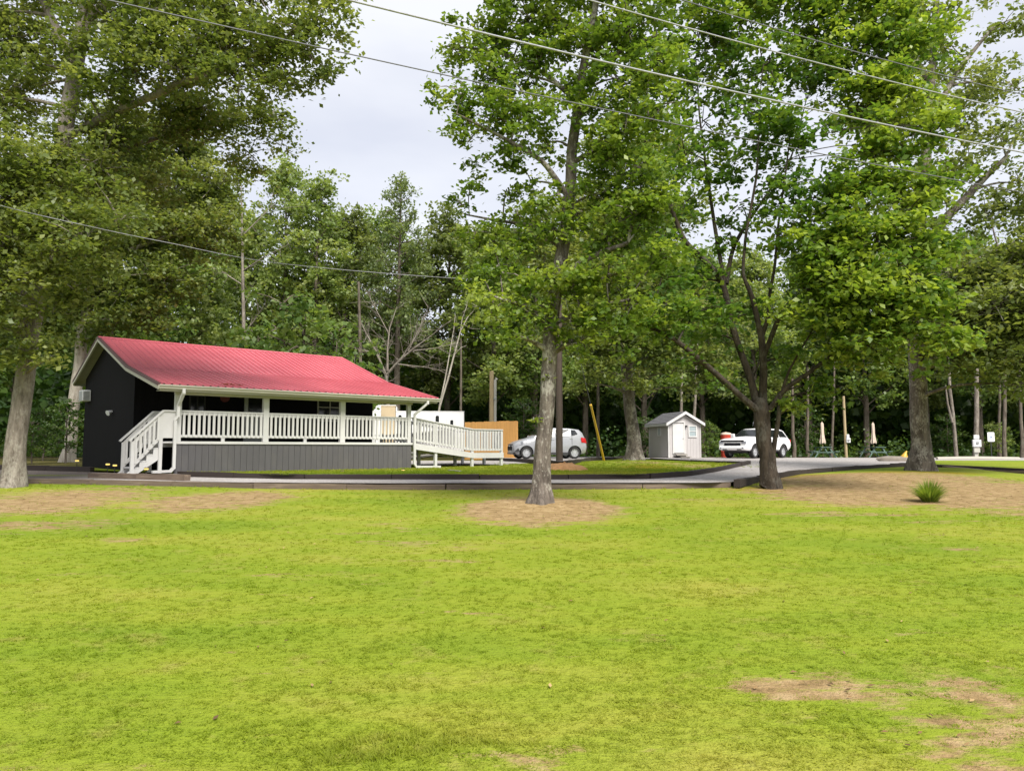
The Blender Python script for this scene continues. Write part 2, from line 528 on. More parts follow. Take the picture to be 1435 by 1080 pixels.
def lawn_z(x, y):
    z = 0.039 * (y - 4)
    cap = 0.78 + 0.14 * sstep(6.0, 10.5, x)
    z = np.minimum(z, cap)
    z = np.maximum(z, -0.45)
    m = np.exp(-(((x - TREE_M[0]) / 1.1) ** 2 + ((y - TREE_M[1]) / 0.9) ** 2))
    bank = 0.10 * np.exp(-(((x - 10.5) / 4) ** 2 + ((y - 23.0) / 2.5) ** 2))
    z = z + 0.10 * m + bank + 0.018 * wavy(x, y) * sstep(30, 18, y)
    if BORDER is not None:
        yb = np.interp(x, BORDER[0], BORDER[1])
        inside = sstep(-0.35, 0.05, y - yb) * (x > BORDER[0][0] - 0.3)
        z = z * (1 - inside) + np.minimum(z, gravel_z(x, y) - 0.06) * inside
        near = sstep(-4.5, -0.3, y - yb) * (y - yb < 0.06) * (x > BORDER[0][0] - 0.3)
        z = z * (1 - near) + np.minimum(z, gravel_z(x, yb) - 0.05) * near
    return z


def site_z(x, y):
    b = 0.874 + 0.11 * sstep(28, 37, y)
    b = b + 0.16 * np.exp(-(((x - 5.3) / 2.2) ** 2 + ((y - 32.5) / 2.6) ** 2))
    return b


def gravel_z(x, y):
    return 0.755 + 0.245 * sstep(21.3, 36, y)


def axis_lines(segs):
    out = []
    for a, b, s in segs:
        out += list(np.arange(a, b, s))
    out.append(segs[-1][1])
    return np.array(out)


def grid_sheet(name, xs, ys, zf, mat, attrs):
    X, Yy = np.meshgrid(xs, ys)
    Z = zf(X, Yy)
    V = np.stack([X.ravel(), Yy.ravel(), Z.ravel()], 1)
    nx, ny = len(xs), len(ys)
    i = np.arange(nx - 1)[None, :] + nx * np.arange(ny - 1)[:, None]
    i = i.ravel()
    F = np.stack([i, i + 1, i + nx + 1, i + nx], 1)
    return link(name, mesh_np(name, V, F, mat, True, {k: f(X, Yy).ravel() for k, f in attrs.items()}))


# bare-earth patches of the lawn, as (photo px, photo py, half width px, half depth py, strength)
_patch_px = [(1075, 962, 40, 9, .8), (1120, 975, 60, 10, .75), (1195, 962, 60, 12, .8), (700, 722, 60, 10, .8), (820, 720, 50, 8, .7), (620, 785, 70, 4, .45), (500, 748, 40, 4, .45), (575, 742, 45, 3, .45), (665, 752, 30, 4, .45), (1290, 730, 60, 3, .4), (1360, 770, 40, 4, .4), (1385, 790, 25, 6, .35), (250, 712, 45, 8, .8), (360, 696, 40, 6, .8), (20, 735, 60, 8, .7), (110, 690, 50, 7, .7), (1180, 720, 100, 4, .6), (1250, 705, 70, 7, .8), (1010, 700, 60, 3, .4),
             (757, 716, 95, 17, 1.35), (40, 705, 130, 20, .95), (95, 735, 75, 10, 0.7), (300, 702, 95, 13, .98),
             (170, 757, 35, 4, 0.6), (560, 762, 60, 8, 0.42), (650, 765, 55, 6, 0.45), (530, 735, 45, 4, 0.4),
             (1200, 694, 120, 14, 1.2), (1330, 690, 150, 24, 1.3), (1140, 676, 70, 9, 1.0), (1045, 688, 60, 6, 0.55), (1450, 690, 90, 25, 1.0),
             (1150, 966, 105, 18, .95), (1250, 985, 80, 12, 0.65), (1395, 985, 70, 34, 0.78), (1350, 1050, 85, 45, 0.72), (1420, 1040, 60, 40, .72), (1300, 1010, 60, 14, .7), (1330, 748, 45, 4, 0.35),
             (90, 1075, 90, 10, 0.5), (720, 1070, 130, 18, 0.5), (930, 1050, 60, 12, 0.4), (430, 805, 60, 5, 0.3), (280, 1050, 60, 8, 0.35)]
_patches = []
for px, py, hw, hh, st in _patch_px:
    c0 = G(px, py, lambda x, y: 0.039 * (y - 4))
    e = G(px + hw, py, lambda x, y: 0.039 * (y - 4))
    n0, n1 = G(px, py - hh, lambda x, y: 0.039 * (y - 4)), G(px, py + hh, lambda x, y: 0.039 * (y - 4))
    _patches.append((c0.x, (n0.y + n1.y) / 2, abs(e.x - c0.x), abs(n0.y - n1.y) / 2, st))


def dirt_lawn(X, Y):
    d = np.zeros_like(X)
    for cx, cy, rx, ry, st in _patches:
        q = ((X - cx) / rx) ** 2 + ((Y - cy) / ry) ** 2
        d = np.maximum(d, st * np.clip(1.05 - 0.42 * q, 0, 1))
    return d


def moss_lawn(X, Y):
    d = np.zeros_like(X)
    for cx, cy, rx, ry in ((9.9, 24.0, 2.8, 1.7), (12.8, 24.6, 2.2, 1.3), (7.0, 19.2, 1.9, 0.9)):
        d = np.maximum(d, np.exp(-(((X - cx) / rx) ** 2 + ((Y - cy) / ry) ** 2)))
    return d


flat_l = lambda x, y: 0.039 * (y - 4)
# edges of the gravel path and drive, read as ground points
front_px = [(-420, 672), (-150, 675), (40, 677), (262, 681), (350, 684), (530, 686), (780, 685.5), (1000, 684.5), (1032, 682)]
front = [G(px, py, flat_l) for px, py in front_px]
front = [Vector((p.x, p.y, 0)) for p in front]
bord_px = [(1032, 676), (1075, 669.5), (1115, 662.5), (1200, 655.5), (1275, 651.5), (1323, 655), (1367, 659.5), (1435, 662.5), (1600, 668)]
bord = [G(px, py, gravel_z) for px, py in bord_px]
back_px = [(-420, 655), (-150, 656), (40, 658.5), (130, 661), (245, 667), (400, 671.0), (575, 671.5), (780, 671.5), (900, 671), (960, 667.5), (1000, 661), (1030, 655), (1050, 650)]
back = [G(px, py, gravel_z) for px, py in back_px]
island_back = [G(px, py, gravel_z) for px, py in ((1050, 649), (1000, 647.2), (960, 645.5), (911, 643))]


BORDER = ([p.x for p in bord], [p.y for p in bord])
zero = lambda X, Y: np.zeros_like(X)
lx = axis_lines([(-260, -30, 10), (-30, -16, 1), (-16, 18, 0.22), (18, 34, 1), (34, 260, 10)])
ly = axis_lines([(-60, 0, 4), (0, 29, 0.2), (29, 45, 2), (45, 320, 12)])
ground = tag(grid_sheet('ground', lx, ly, lawn_z, M['ground'], {'dirt': dirt_lawn, 'moss': moss_lawn, 'litter': lambda X, Y: sstep(45, 60, Y)}), kind='structure')

def resample(pts, n):
    pts = np.array([(p[0], p[1]) for p in pts], float)
    d = np.r_[0, np.cumsum(np.linalg.norm(np.diff(pts, axis=0), axis=1))]
    s = np.linspace(0, d[-1], n)
    return np.stack([np.interp(s, d, pts[:, 0]), np.interp(s, d, pts[:, 1])], 1)


def ribbon(name, A, B, n, rows, zf, mat, attrs, lift=0.0):
    a, b = resample(A, n), resample(B, n)
    t = np.linspace(0, 1, rows)[:, None, None]
    XY = a[None] * (1 - t) + b[None] * t
    X, Y = XY[..., 0], XY[..., 1]
    V = np.stack([X.ravel(), Y.ravel(), zf(X, Y).ravel() + lift], 1)
    i = (np.arange(n - 1)[None, :] + n * np.arange(rows - 1)[:, None]).ravel()
    F = np.stack([i, i + 1, i + n + 1, i + n], 1)
    return link(name, mesh_np(name, V, F, mat, True, {k: f(X, Y).ravel() for k, f in attrs.items()}))


# path along the lawn, then the drive and the car park opening out of it
def path_mud(X, Y):
    a = resample(front, 200); b = resample(back[:10], 200)
    e1 = Y - np.interp(X, a[:, 0], a[:, 1]); e2 = np.interp(X, b[:, 0], b[:, 1]) - Y
    edge = np.exp(-(np.minimum(e1, e2) / 0.22) ** 2) * (0.35 + 0.35 * np.sin(X * 2.7 + np.sin(X * 1.1)))
    return np.clip(np.maximum(edge, 0.75 * sstep(-9.5, -14.0, X)), 0, 0.9)


tag(ribbon('gravel_path', front, back[:10], 260, 14, gravel_z, M['gravel'], {'mud': path_mud}), kind='structure')
FAR = 52.0
drive_near = [front[-1]] + bord
drive_far = [back[9], back[10], back[11], back[12], Vector((island_back[0].x + 0.4, island_back[0].y + 3, 0)), Vector((14.5, FAR, 0)), Vector((30, FAR, 0)), Vector((52, FAR, 0)), Vector((75, FAR, 0))]
tag(ribbon('gravel_drive', drive_near, drive_far, 120, 26, gravel_z, M['gravel'], {}, 0.004), kind='structure')
rear_far = [Vector((15.5, FAR, 0)), Vector((10.5, FAR, 0)), Vector((8.6, 50, 0)), Vector((7.8, 47, 0))]
tag(ribbon('car_park', island_back, rear_far, 30, 12, gravel_z, M['gravel'], {}, 0.012), kind='structure')


def site_dirt(X, Y):
    d = 0.62 * np.exp(-(((X - 5.3) / 1.6) ** 2 + ((Y - 31.8) / 1.4) ** 2))
    d = np.maximum(d, 0.75 * np.exp(-(((X - 7.2) / 1.4) ** 2 + ((Y - 30.5) / 2.4) ** 2)))
    d = np.maximum(d, 0.7 * np.exp(-(((X - 1.9) / 0.9) ** 2 + ((Y - 28.4) / 1.2) ** 2)))
    return d


def site_moss(X, Y):
    return np.exp(-(((X - 5.2) / 1.6) ** 2 + ((Y - 29.0) / 2.2) ** 2)) * 0.8


def site_litter(X, Y):
    a = sstep(49, 55, Y)
    b = sstep(-13, -17, X) * sstep(27, 32, Y)
    h = sstep(34, 40, Y) * sstep(4, 0, X)
    return np.clip(np.maximum(np.maximum(a, b * 0.85), h * 0.8), 0, 1)


# the house lawn and the island behind the path, up to the car park; then the woodland floor
xs_l = [Vector((p.x, p.y, 0)) for p in back]
site_far = [Vector((-60, 54, 0)), Vector((-20, 54, 0)), Vector((-6, 54, 0)), Vector((0, 54, 0)), Vector((4.5, 54, 0)), Vector((7.6, 47, 0)), island_back[3], island_back[2], island_back[1], island_back[0]]
bl = resample(xs_l[:8], 60).tolist() + resample(xs_l[7:], 30).tolist()[1:]
fl = resample(site_far[:6], 60).tolist() + resample(site_far[5:], 30).tolist()[1:]


def pair_sheet(name, a, b, rows, zf, mat, attrs):
    a, b = np.array(a), np.array(b); n = len(a)
    t = np.linspace(0, 1, rows)[:, None, None]
    XY = a[None] * (1 - t) + b[None] * t
    X, Y = XY[..., 0], XY[..., 1]
    V = np.stack([X.ravel(), Y.ravel(), zf(X, Y).ravel()], 1)
    i = (np.arange(n - 1)[None, :] + n * np.arange(rows - 1)[:, None]).ravel()
    return link(name, mesh_np(name, V, np.stack([i, i + 1, i + n + 1, i + n], 1), mat, True, {k: f(X, Y).ravel() for k, f in attrs.items()}))


SA = {'dirt': site_dirt, 'moss': site_moss, 'litter': site_litter}
tag(pair_sheet('house_lawn', bl, fl, 60, site_z, M['ground'], SA), kind='structure')
tag(grid_sheet('woodland_floor', axis_lines([(-160, 160, 4)]), axis_lines([(51.9, 60, 1), (60, 160, 8)]), lambda X, Y: 0.97 + 0.002 * (Y - 52) + 0.0 * X, M['ground'],
               {'dirt': zero, 'moss': zero, 'litter': lambda X, Y: np.ones_like(X)}), kind='structure')
isl_a = [G(px, py, lambda x, y: float(gravel_z(x, y)) + .10) for px, py in ((1306, 650.5), (1435, 656.5), (1600, 664))]
isl_b = [G(px, py, lambda x, y: float(gravel_z(x, y)) + .10) for px, py in ((1306, 645.0), (1435, 645.0), (1600, 645.0))]
tag(ribbon('grass_island', isl_a, isl_b, 30, 8, lambda X, Y: gravel_z(X, Y) + .10, M['ground'], {'dirt': zero, 'moss': zero, 'litter': zero}), kind='structure')
PADZ = 1.12
pad_f = [G(px, py, lambda x, y: PADZ) for px, py in ((672, 640.5), (735, 643.5), (790, 646.5), (830, 641.5), (858, 640.5))]
pad_b = [Vector((p.x * 1.18, max(p.y + 2, 47.0), 0)) for p in pad_f]
ap_a = [G(px, py, lambda x, y: float(site_z(x, y))) for px, py in ((560, 650), (600, 652), (650, 651.8), (705, 651), (742, 649))]
ap_b = [Vector((p.x * 1.2 - .2, 39.5, 0)) for p in ap_a]
tag(ribbon('gravel_apron', ap_a, ap_b, 30, 12, lambda X, Y: site_z(X, Y) + .012, M['gravel'], {}), kind='structure')
tag(ribbon('parking_pad', pad_f, pad_b, 30, 8, lambda X, Y: PADZ + 0 * X, M['gravel'], {}), kind='structure')

# ------------------------------------------------------------------ lawn grass: blades and small flat leaves, far too many to count
def grass_blades():
    """small tufts of splayed blades, thinning with distance"""
    rng = np.random.default_rng(11)
    nt_, nb_ = 40000, 10
    u = rng.random(nt_)
    Y0, Y1, k = 3.5, 22.5, -0.35
    Yt = (Y0 ** k + u * (Y1 ** k - Y0 ** k)) ** (1 / k)
    Xt = Yt * rng.uniform(-0.80, 0.80, nt_) + rng.normal(0, 0.9, nt_)
    fy = np.interp(Xt, [p.x for p in front] + [bord[4].x, bord[8].x], [p.y - 0.06 for p in front] + [bord[4].y - 0.3, bord[8].y - 0.3])
    d = dirt_lawn(Xt, Yt)
    keep = (Yt < fy) & (rng.random(nt_) > np.clip((d - 0.25) * 1.5, 0, 0.93))
    Xt, Yt, d, fy = Xt[keep], Yt[keep], d[keep], fy[keep]
    m = len(Xt)
    big = 0.5 + 0.5 * np.sin(Xt * 3.1 + 1.7 * np.sin(Yt * 2.3)) * np.cos(Yt * 3.7 + 1.3 * np.sin(Xt * 2.9))
    sc = np.clip(0.70 + Yt * 0.055, 0.85, 1.8)
    hh_ = rng.uniform(0.008, 0.024, m) * (0.7 + 0.6 * big) * (1 - 0.5 * np.clip(d, 0, 1)) * sc
    hh_ = hh_ * (1 + 1.6 * np.exp(-(((Xt + 0.75) / 0.55) ** 2 + ((Yt - 4.25) / 0.22) ** 2))) * (1 + 1.1 * np.exp(-((fy - Yt) / 0.12) ** 2))
    tn = np.clip(rng.normal(0.5, 0.22, m), 0, 1)
    X, Yd, h, t0 = [np.repeat(q, nb_) for q in (Xt, Yt, hh_, tn)]
    s_ = np.repeat(sc, nb_)
    n = len(X)
    X = X + rng.normal(0, 0.016, n) * s_; Yd = Yd + rng.normal(0, 0.016, n) * s_
    h = h * rng.uniform(0.5, 1.15, n)
    Z = lawn_z(X, Yd)
    w = rng.uniform(0.003, 0.0065, n) * s_
    ang = rng.uniform(0, 2 * np.pi, n)
    lean = rng.uniform(0.6, 2.2, n) * h
    la = ang + np.pi / 2 + rng.normal(0, 0.5, n)
    Bq = np.stack([X, Yd, Z - 0.003], 1)
    S = np.stack([np.cos(ang) * w, np.sin(ang) * w, np.zeros(n)], 1)
    T = Bq + np.stack([np.cos(la) * lean, np.sin(la) * lean, h], 1)
    V = np.stack([Bq - S, Bq + S, T], 1).reshape(-1, 3)
    F = np.arange(3 * n).reshape(-1, 3)
    tone = np.repeat(np.clip(t0 + rng.normal(0, 0.10, n), 0, 1), 3)
    return mesh_np('grass', V, F, M['blade'], False, {'tone': tone})


tag(link('grass', grass_blades()), kind='stuff')


def site_grass():
    rng = np.random.default_rng(19)
    m = 14000
    X = rng.uniform(-12, 12, m); Y = 21.2 + rng.random(m) ** 1.5 * 15
    bb = resample(back[:12], 200)
    yb = np.interp(X, bb[:, 0], bb[:, 1])
    a, b = math.cos(0.7159), math.sin(0.7159)
    sx = (X + 10.1325) * a + (Y - 23.3746) * b; sy = -(X + 10.1325) * b + (Y - 23.3746) * a
    ok = (Y > yb + .08) & ~((sx > -1.5) & (sx < 13.2) & (sy > -.05) & (sy < 12))
    yi = np.interp(X, [p.x for p in island_back[::-1]], [p.y for p in island_back[::-1]], left=60, right=0)
    ok &= (Y < yi - .1) & (rng.random(m) > site_dirt(X, Y) * 1.1) & (Y < 33.5 + (X > 3) * 6)
    X, Y, yb = X[ok], Y[ok], yb[ok]; m = len(X)
    nb_ = 9
    h = rng.uniform(.03, .075, m) * (1 + .8 * np.exp(-((Y - yb) / .2) ** 2))
    tn = np.clip(rng.normal(.45, .22, m), 0, 1)
    X, Y, h, tn = [np.repeat(q, nb_) for q in (X, Y, h, tn)]
    n = len(X)
    X = X + rng.normal(0, .04, n); Y = Y + rng.normal(0, .04, n)
    h = h * rng.uniform(.5, 1.1, n); w = rng.uniform(.007, .014, n); ang = rng.uniform(0, 6.283, n); la = rng.uniform(0, 6.283, n); lean = h * rng.uniform(.4, 1.3, n)
    Bq = np.stack([X, Y, site_z(X, Y) - .005], 1); S = np.stack([np.cos(ang) * w, np.sin(ang) * w, np.zeros(n)], 1)
    T = Bq + np.stack([np.cos(la) * lean, np.sin(la) * lean, h], 1)
    V = np.stack([Bq - S, Bq + S, T], 1).reshape(-1, 3)
    return mesh_np('house_lawn_grass', V, np.arange(3 * n).reshape(-1, 3), M['blade'], False, {'tone': np.repeat(np.clip(tn + rng.normal(0, .1, n), 0, 1), 3)})


tag(link('house_lawn_grass', site_grass()), kind='stuff')


def fallen_leaves():
    rng = np.random.default_rng(77)
    n = 5200
    Yd = rng.uniform(4.2, 26, n); X = Yd * rng.uniform(-.75, .75, n)
    d = dirt_lawn(X, Yd)
    fy = np.interp(X, [p.x for p in front] + [bord[4].x, bord[8].x], [p.y - 0.1 for p in front] + [bord[4].y - 0.3, bord[8].y - 0.3])
    keep = (Yd < fy) & (rng.random(n) < 0.05 + np.clip(d, 0, 1) * .9)
    X, Yd = X[keep], Yd[keep]; n = len(X)
    Z = lawn_z(X, Yd) + .012
    a = rng.uniform(0, 6.283, n); L = rng.uniform(.012, .030, n)
    c, s_ = np.cos(a), np.sin(a)
    o = np.zeros(n)
    V = np.stack([np.stack([X - c * L, Yd - s_ * L, Z], 1), np.stack([X - s_ * L * .45, Yd + c * L * .45, Z + .010], 1), np.stack([X + c * L, Yd + s_ * L, Z + rng.uniform(0, .015, n)], 1), np.stack([X + s_ * L * .45, Yd - c * L * .45, Z + .004], 1)], 1).reshape(-1, 3)
    t_ = np.repeat(rng.random(n), 4)
    return mesh_np('fallen_leaves', V, np.arange(4 * n).reshape(-1, 4), M['litter'], False, {'tone': t_})


tag(link('fallen_leaves', fallen_leaves()), kind='stuff')
#STRUCTURE_END

# ------------------------------------------------------------------ house (local frame: x along the porch front, y towards the back, z up)
HX, HY, HTH = -10.1325, 23.3746, 0.7159
HZ = 0.874
HL = 8.3831
DK, EV, KZ, RZ = 0.948, 2.628, 3.444, 4.827        # deck, eave, kink and ridge heights
T_EAVE, T_KINK, T_RIDGE, T_BACK = -0.44, 3.11, 7.03, 10.75
S0, S1 = -0.695, HL + 0.928
WT0, WT1, WS0, WS1 = 3.4, 10.3, -0.35, 8.78
house = thing('house', (HX, HY, HZ), 'dark charcoal cabin with red metal roof and white railed front porch', 'house', HTH)


def roof_h(t):
    return float(np.interp(t, [T_EAVE, T_KINK, T_RIDGE, T_BACK + 0.0], [EV, KZ, RZ, KZ]))


# walls: pentagon gable ends and long sides as one shell of planks; each plank course hidden in the dark paint
def wall_top(t):
    return roof_h(t) - 0.10


mb = MB()
gp = [(WT0, 0.0), (WT1, 0.0), (WT1, wall_top(WT1)), (T_RIDGE, wall_top(T_RIDGE)), (WT0, wall_top(WT0))]
mb.prism(gp, 'x', WS0, WS1)
wall = mb.obj('wall', M['black_wall'], house)
# vertical battens on the visible gable end and porch wall
bmesh_batten = MB().box(-0.005, 0.0, -0.02, 0.02, 0, 1).mesh('batten', M['black_wall'])
k = 0
for s_ in np.arange(WS0 + 0.3, WS1, 0.41):
    if not (1.35 < s_ < 2.4 or 4.55 < s_ < 5.5 or 7.3 < s_ < 8.5):
        link('batten', bmesh_batten, wall, (s_, WT0 - 0.001, DK), (0, 0, R(90)), (1, 1, wall_top(WT0) - DK - 0.02))

# roof: ribbed panels of one sheet width, bent at the porch line
PW_ = (S1 - S0) / 11


def rib_profile(w):
    pts = []
    n = 4
    for i in range(n):
        c = w * (i + 0.5) / n
        pts += [(c - 0.030, 0.0), (c - 0.016, 0.034), (c + 0.016, 0.034), (c + 0.030, 0.0)]
    return [(0.001, 0.0)] + pts + [(w - 0.001, 0.0)]


def panel_mesh(name, line):
    pr = rib_profile(PW_)
    vs, fs = [], []
    for (t_, h_) in line:
        vs += [(s_, t_, h_ + z_) for s_, z_ in pr]
    n = len(pr)
    for r_ in range(len(line) - 1):
        for i in range(n - 1):
            fs.append((r_ * n + i, r_ * n + i + 1, (r_ + 1) * n + i + 1, (r_ + 1) * n + i))
    return MB().add(vs, fs).mesh(name, M['redroof'])


roof = MB()
th = 0.10
roof.prism([(T_EAVE, EV - th), (T_KINK, KZ - th), (T_RIDGE, RZ - th), (T_BACK, KZ - th), (T_BACK, KZ - 0.012), (T_RIDGE, RZ - 0.012), (T_KINK, KZ - 0.012), (T_EAVE, EV - 0.012)], 'x', S0 + 0.03, S1 - 0.03)
roof = roof.obj('roof', M['soffit'], house)
pf = panel_mesh('roof_panel', [(T_EAVE - 0.05, EV - 0.008), (T_KINK, KZ), (T_RIDGE - 0.02, RZ)])
pb = panel_mesh('roof_panel', [(T_RIDGE + 0.02, RZ), (T_BACK + 0.05, KZ - 0.02)])
for i in range(11):
    link('roof_panel', pf, roof, (S0 + i * PW_, 0, 0.003 * (i % 2)))
for i in range(11):
    link('roof_panel', pb, roof, (S0 + i * PW_, 0, 0.003 * (i % 2)))
MB().prism([(T_RIDGE - 0.16, RZ - 0.035), (T_RIDGE, RZ + 0.045), (T_RIDGE + 0.16, RZ - 0.035), (T_RIDGE, RZ + 0.020)], 'x', S0 - 0.01, S1 + 0.01).obj('ridge_cap', M['redroof'], roof)
# rake boards (both ends): dark metal edge above a cream fascia
for nm, s_a, s_b in (('left', S0 - 0.035, S0 + 0.028), ('right', S1 - 0.028, S1 + 0.035)):
    m1, m2 = MB(), MB()
    for (ta, ha), (tb, hb) in (((T_EAVE, EV), (T_KINK, KZ)), ((T_KINK, KZ), (T_RIDGE, RZ)), ((T_RIDGE, RZ), (T_BACK, KZ))):
        m1.prism([(ta, ha - 0.160), (tb, hb - 0.160), (tb, hb - 0.055), (ta, ha - 0.055)], 'x', s_a, s_b)
        m2.prism([(ta, ha - 0.052), (tb, hb - 0.052), (tb, hb + 0.028), (ta, ha + 0.028)], 'x', s_a - 0.012, s_b + 0.012)
    m1.obj('rake_board', M['cream'], roof)
    m2.obj('rake_trim', M['roofedge'] if nm == 'left' else M['redroof'], roof)
MB().box(S0, S1, T_BACK + 0.0, T_BACK + 0.03, KZ - 0.19, KZ - 0.03).obj('back_fascia', M['soffit'], roof)
# a few leaves and a rust patch of debris lying on the porch roof above the gutter
mbd = MB(); rnd = random.Random(4)
for _ in range(26):
    s_, t_ = 1.55 + rnd.gauss(0, 0.22), T_EAVE + 0.35 + abs(rnd.gauss(0, 0.12))
    z_ = roof_h(t_) + 0.03
    mbd.add([(s_ - .04, t_, z_), (s_, t_ - .03, z_ + .02), (s_ + .05, t_ + .01, z_), (s_, t_ + .04, z_ + .015)], [(0, 1, 2, 3)])
d_ = mbd.obj('leaf_debris', M['straw'], roof)
tag(d_, kind='stuff')

# gutter (K-section) and fascia along the porch eave
gut = [(T_EAVE - 0.145, EV - 0.02), (T_EAVE - 0.15, EV - 0.05), (T_EAVE - 0.115, EV - 0.085), (T_EAVE - 0.10, EV - 0.135), (T_EAVE - 0.005, EV - 0.135), (T_EAVE - 0.005, EV - 0.02), (T_EAVE - 0.02, EV - 0.02), (T_EAVE - 0.02, EV - 0.115), (T_EAVE - 0.09, EV - 0.115), (T_EAVE - 0.13, EV - 0.03)]
MB().prism(gut, 'x', S0 - 0.03, S1 + 0.03).obj('gutter', M['cream'], house)
MB().box(S0 + 0.02, S1 - 0.02, T_EAVE, T_EAVE + 0.03, EV - 0.20, EV - 0.015).obj('fascia', M['cream'], house)
# header beam on the posts
MB().box(-0.10, HL + 0.10, 0.0, 0.09, EV - 0.26, EV - 0.10).obj('porch_beam', M['cream'], house)
MB().box(S0 + 0.05, S1 - 0.05, T_EAVE + 0.03, 0.0 - 0.002, EV - 0.185, EV - 0.165).obj('soffit', M['soffit'], house)


def downspout(name, pts):
    m = MB()
    for a, b in zip(pts[:-1], pts[1:]):
        d = (Vector(b) - Vector(a)).normalized() * 0.03
        m.bar(Vector(a) - d, Vector(b) + d, 0.085, 0.075)
    return m.obj(name, M['white'], house)


downspout('downspout', [(-0.02, T_EAVE - 0.07, EV - 0.12), (-0.02, T_EAVE - 0.07, EV - 0.24), (-0.04, -0.15, EV - 0.60), (-0.04, -0.13, DK + 0.75), (-0.10, -0.09, DK + 0.65), (-0.10, -0.09, 0.16), (-0.20, -0.11, 0.06), (-0.72, -0.25, 0.05)])
downspout('downspout', [(HL + 0.42, T_EAVE - 0.07, EV - 0.12), (HL + 0.42, T_EAVE - 0.07, EV - 0.22), (HL + 0.12, -0.12, EV - 0.62), (HL + 0.12, -0.12, 0.18), (HL + 0.2, -0.13, 0.06), (HL + 1.15, -0.30, 0.05)])

# porch deck, skirting boards and white edge
deck = MB().box(-0.06, HL + 0.06, 0.02, WT0, DK - 0.17, DK - 0.03).obj('porch_deck', M['deck'], house)
db = MB().box(0, HL + 0.10, 0, 0.135, 0, 0.026).mesh('deck_board', M['deck'])
for i in range(24):
    link('deck_board', db, deck, (-0.05, 0.03 + i * 0.14, DK - 0.028))
MB().box(-0.09, HL + 0.09, -0.045, 0.018, DK - 0.075, DK + 0.004).obj('deck_edge', M['white'], house)
MB().box(-0.09, -0.058, 0.02, WT0, DK - 0.075, DK + 0.004).obj('deck_edge', M['white'], house)
skirt = MB().box(-0.05, HL + 0.05, 0.02, 0.06, -0.08, DK - 0.18).obj('skirting', M['skirt'], house)
nb = 42
bw = (HL + 0.12) / nb
rnd = random.Random(8)
sb = MB().box(0.004, bw - 0.004, 0, 0.022, 0, DK - 0.08 + 0.05).mesh('skirting_board', M['skirt'], bevel=0.003)
for i in range(nb):
    link('skirting_board', sb, skirt, (-0.06 + i * bw, -0.006 + rnd.uniform(-0.002, 0.002), -0.055))
for i in range(12):
    link('skirting_board', sb, skirt, (HL + 0.052, 0.03 + i * bw, -0.055), (0, 0, R(90)))

# posts and railing
POSTS = [0.02, HL / 3, 2 * HL / 3, HL - 0.02]
for i, s_ in enumerate(POSTS):
    w = 0.095 if i < 3 else 0.07
    m = MB().box(s_ - w, s_ + w, 0.0 + 0.02, 0.16, DK, EV - 0.262)
    m.obj('porch_post', M['white'], house, bevel=0.008)
RAIL = 0.95
bal = MB().box(-0.036, 0.036, -0.018, 0.018, 0, 1).mesh('baluster', M['white'])
for i in range(3):
    a, b = POSTS[i] + 0.098, POSTS[i + 1] - (0.098 if i < 2 else 0.072)
    rl = MB().box(a, b, 0.03, 0.15, DK + RAIL - 0.045, DK + RAIL)
    rl = rl.obj('porch_railing', M['white'], house)
    MB().box(a, b, 0.055, 0.10, DK + RAIL - 0.14, DK + RAIL - 0.048).obj('top_rail', M['white'], rl)
    MB().box(a, b, 0.05, 0.10, DK + 0.12, DK + 0.205).obj('bottom_rail', M['white'], rl)
    mid = (a + b) / 2
    MB().box(mid - 0.05, mid + 0.05, 0.045, 0.105, DK + 0.003, DK + 0.119).obj('rail_block', M['white'], rl)
    n = int((b - a) / 0.147)
    for j in range(n):
        link('baluster', bal, rl, (a + (j + 0.5) * (b - a) / n, 0.034, DK + 0.14), None, (1, 1, RAIL - 0.20))

# front wall of the cabin: door, dim window, framed picture window, red round plaque
def wall_s(px):
    """position along the porch wall seen at a photo column"""
    c = (px - PW / 2) / FPX
    a, b = math.cos(HTH), math.sin(HTH)
    x0, y0 = HX - b * WT0, HY + a * WT0
    return (c * y0 - x0) / (a - c * b)


def window(parent, s0, s1, z0, z1, t_, frame, glass, mull_v=1, mull_h=0, fw=0.06, name='window'):
    f = MB()
    for a, b, c, d in ((s0, s1, z0, z0 + fw), (s0, s1, z1 - fw, z1), (s0, s0 + fw, z0 + fw, z1 - fw), (s1 - fw, s1, z0 + fw, z1 - fw)):
        f.box(a, b, t_ - 0.05, t_ - 0.004, c, d)
    w = f.obj(name, frame, parent)
    MB().box(s0 + fw, s1 - fw, t_ - 0.020, t_ - 0.006, z0 + fw, z1 - fw).obj('pane', glass, w)
    mb_ = MB()
    for i in range(mull_v):
        c = s0 + (i + 1) * (s1 - s0) / (mull_v + 1)
        mb_.box(c - 0.02, c + 0.02, t_ - 0.045, t_ - 0.021, z0 + fw, z1 - fw)
    for i in range(mull_h):
        c = z0 + (i + 1) * (z1 - z0) / (mull_h + 1)
        mb_.box(s0 + fw, s1 - fw, t_ - 0.043, t_ - 0.0215, c - 0.02, c + 0.02)
    if mull_v or mull_h: mb_.obj('mullion', frame, w)
    return w


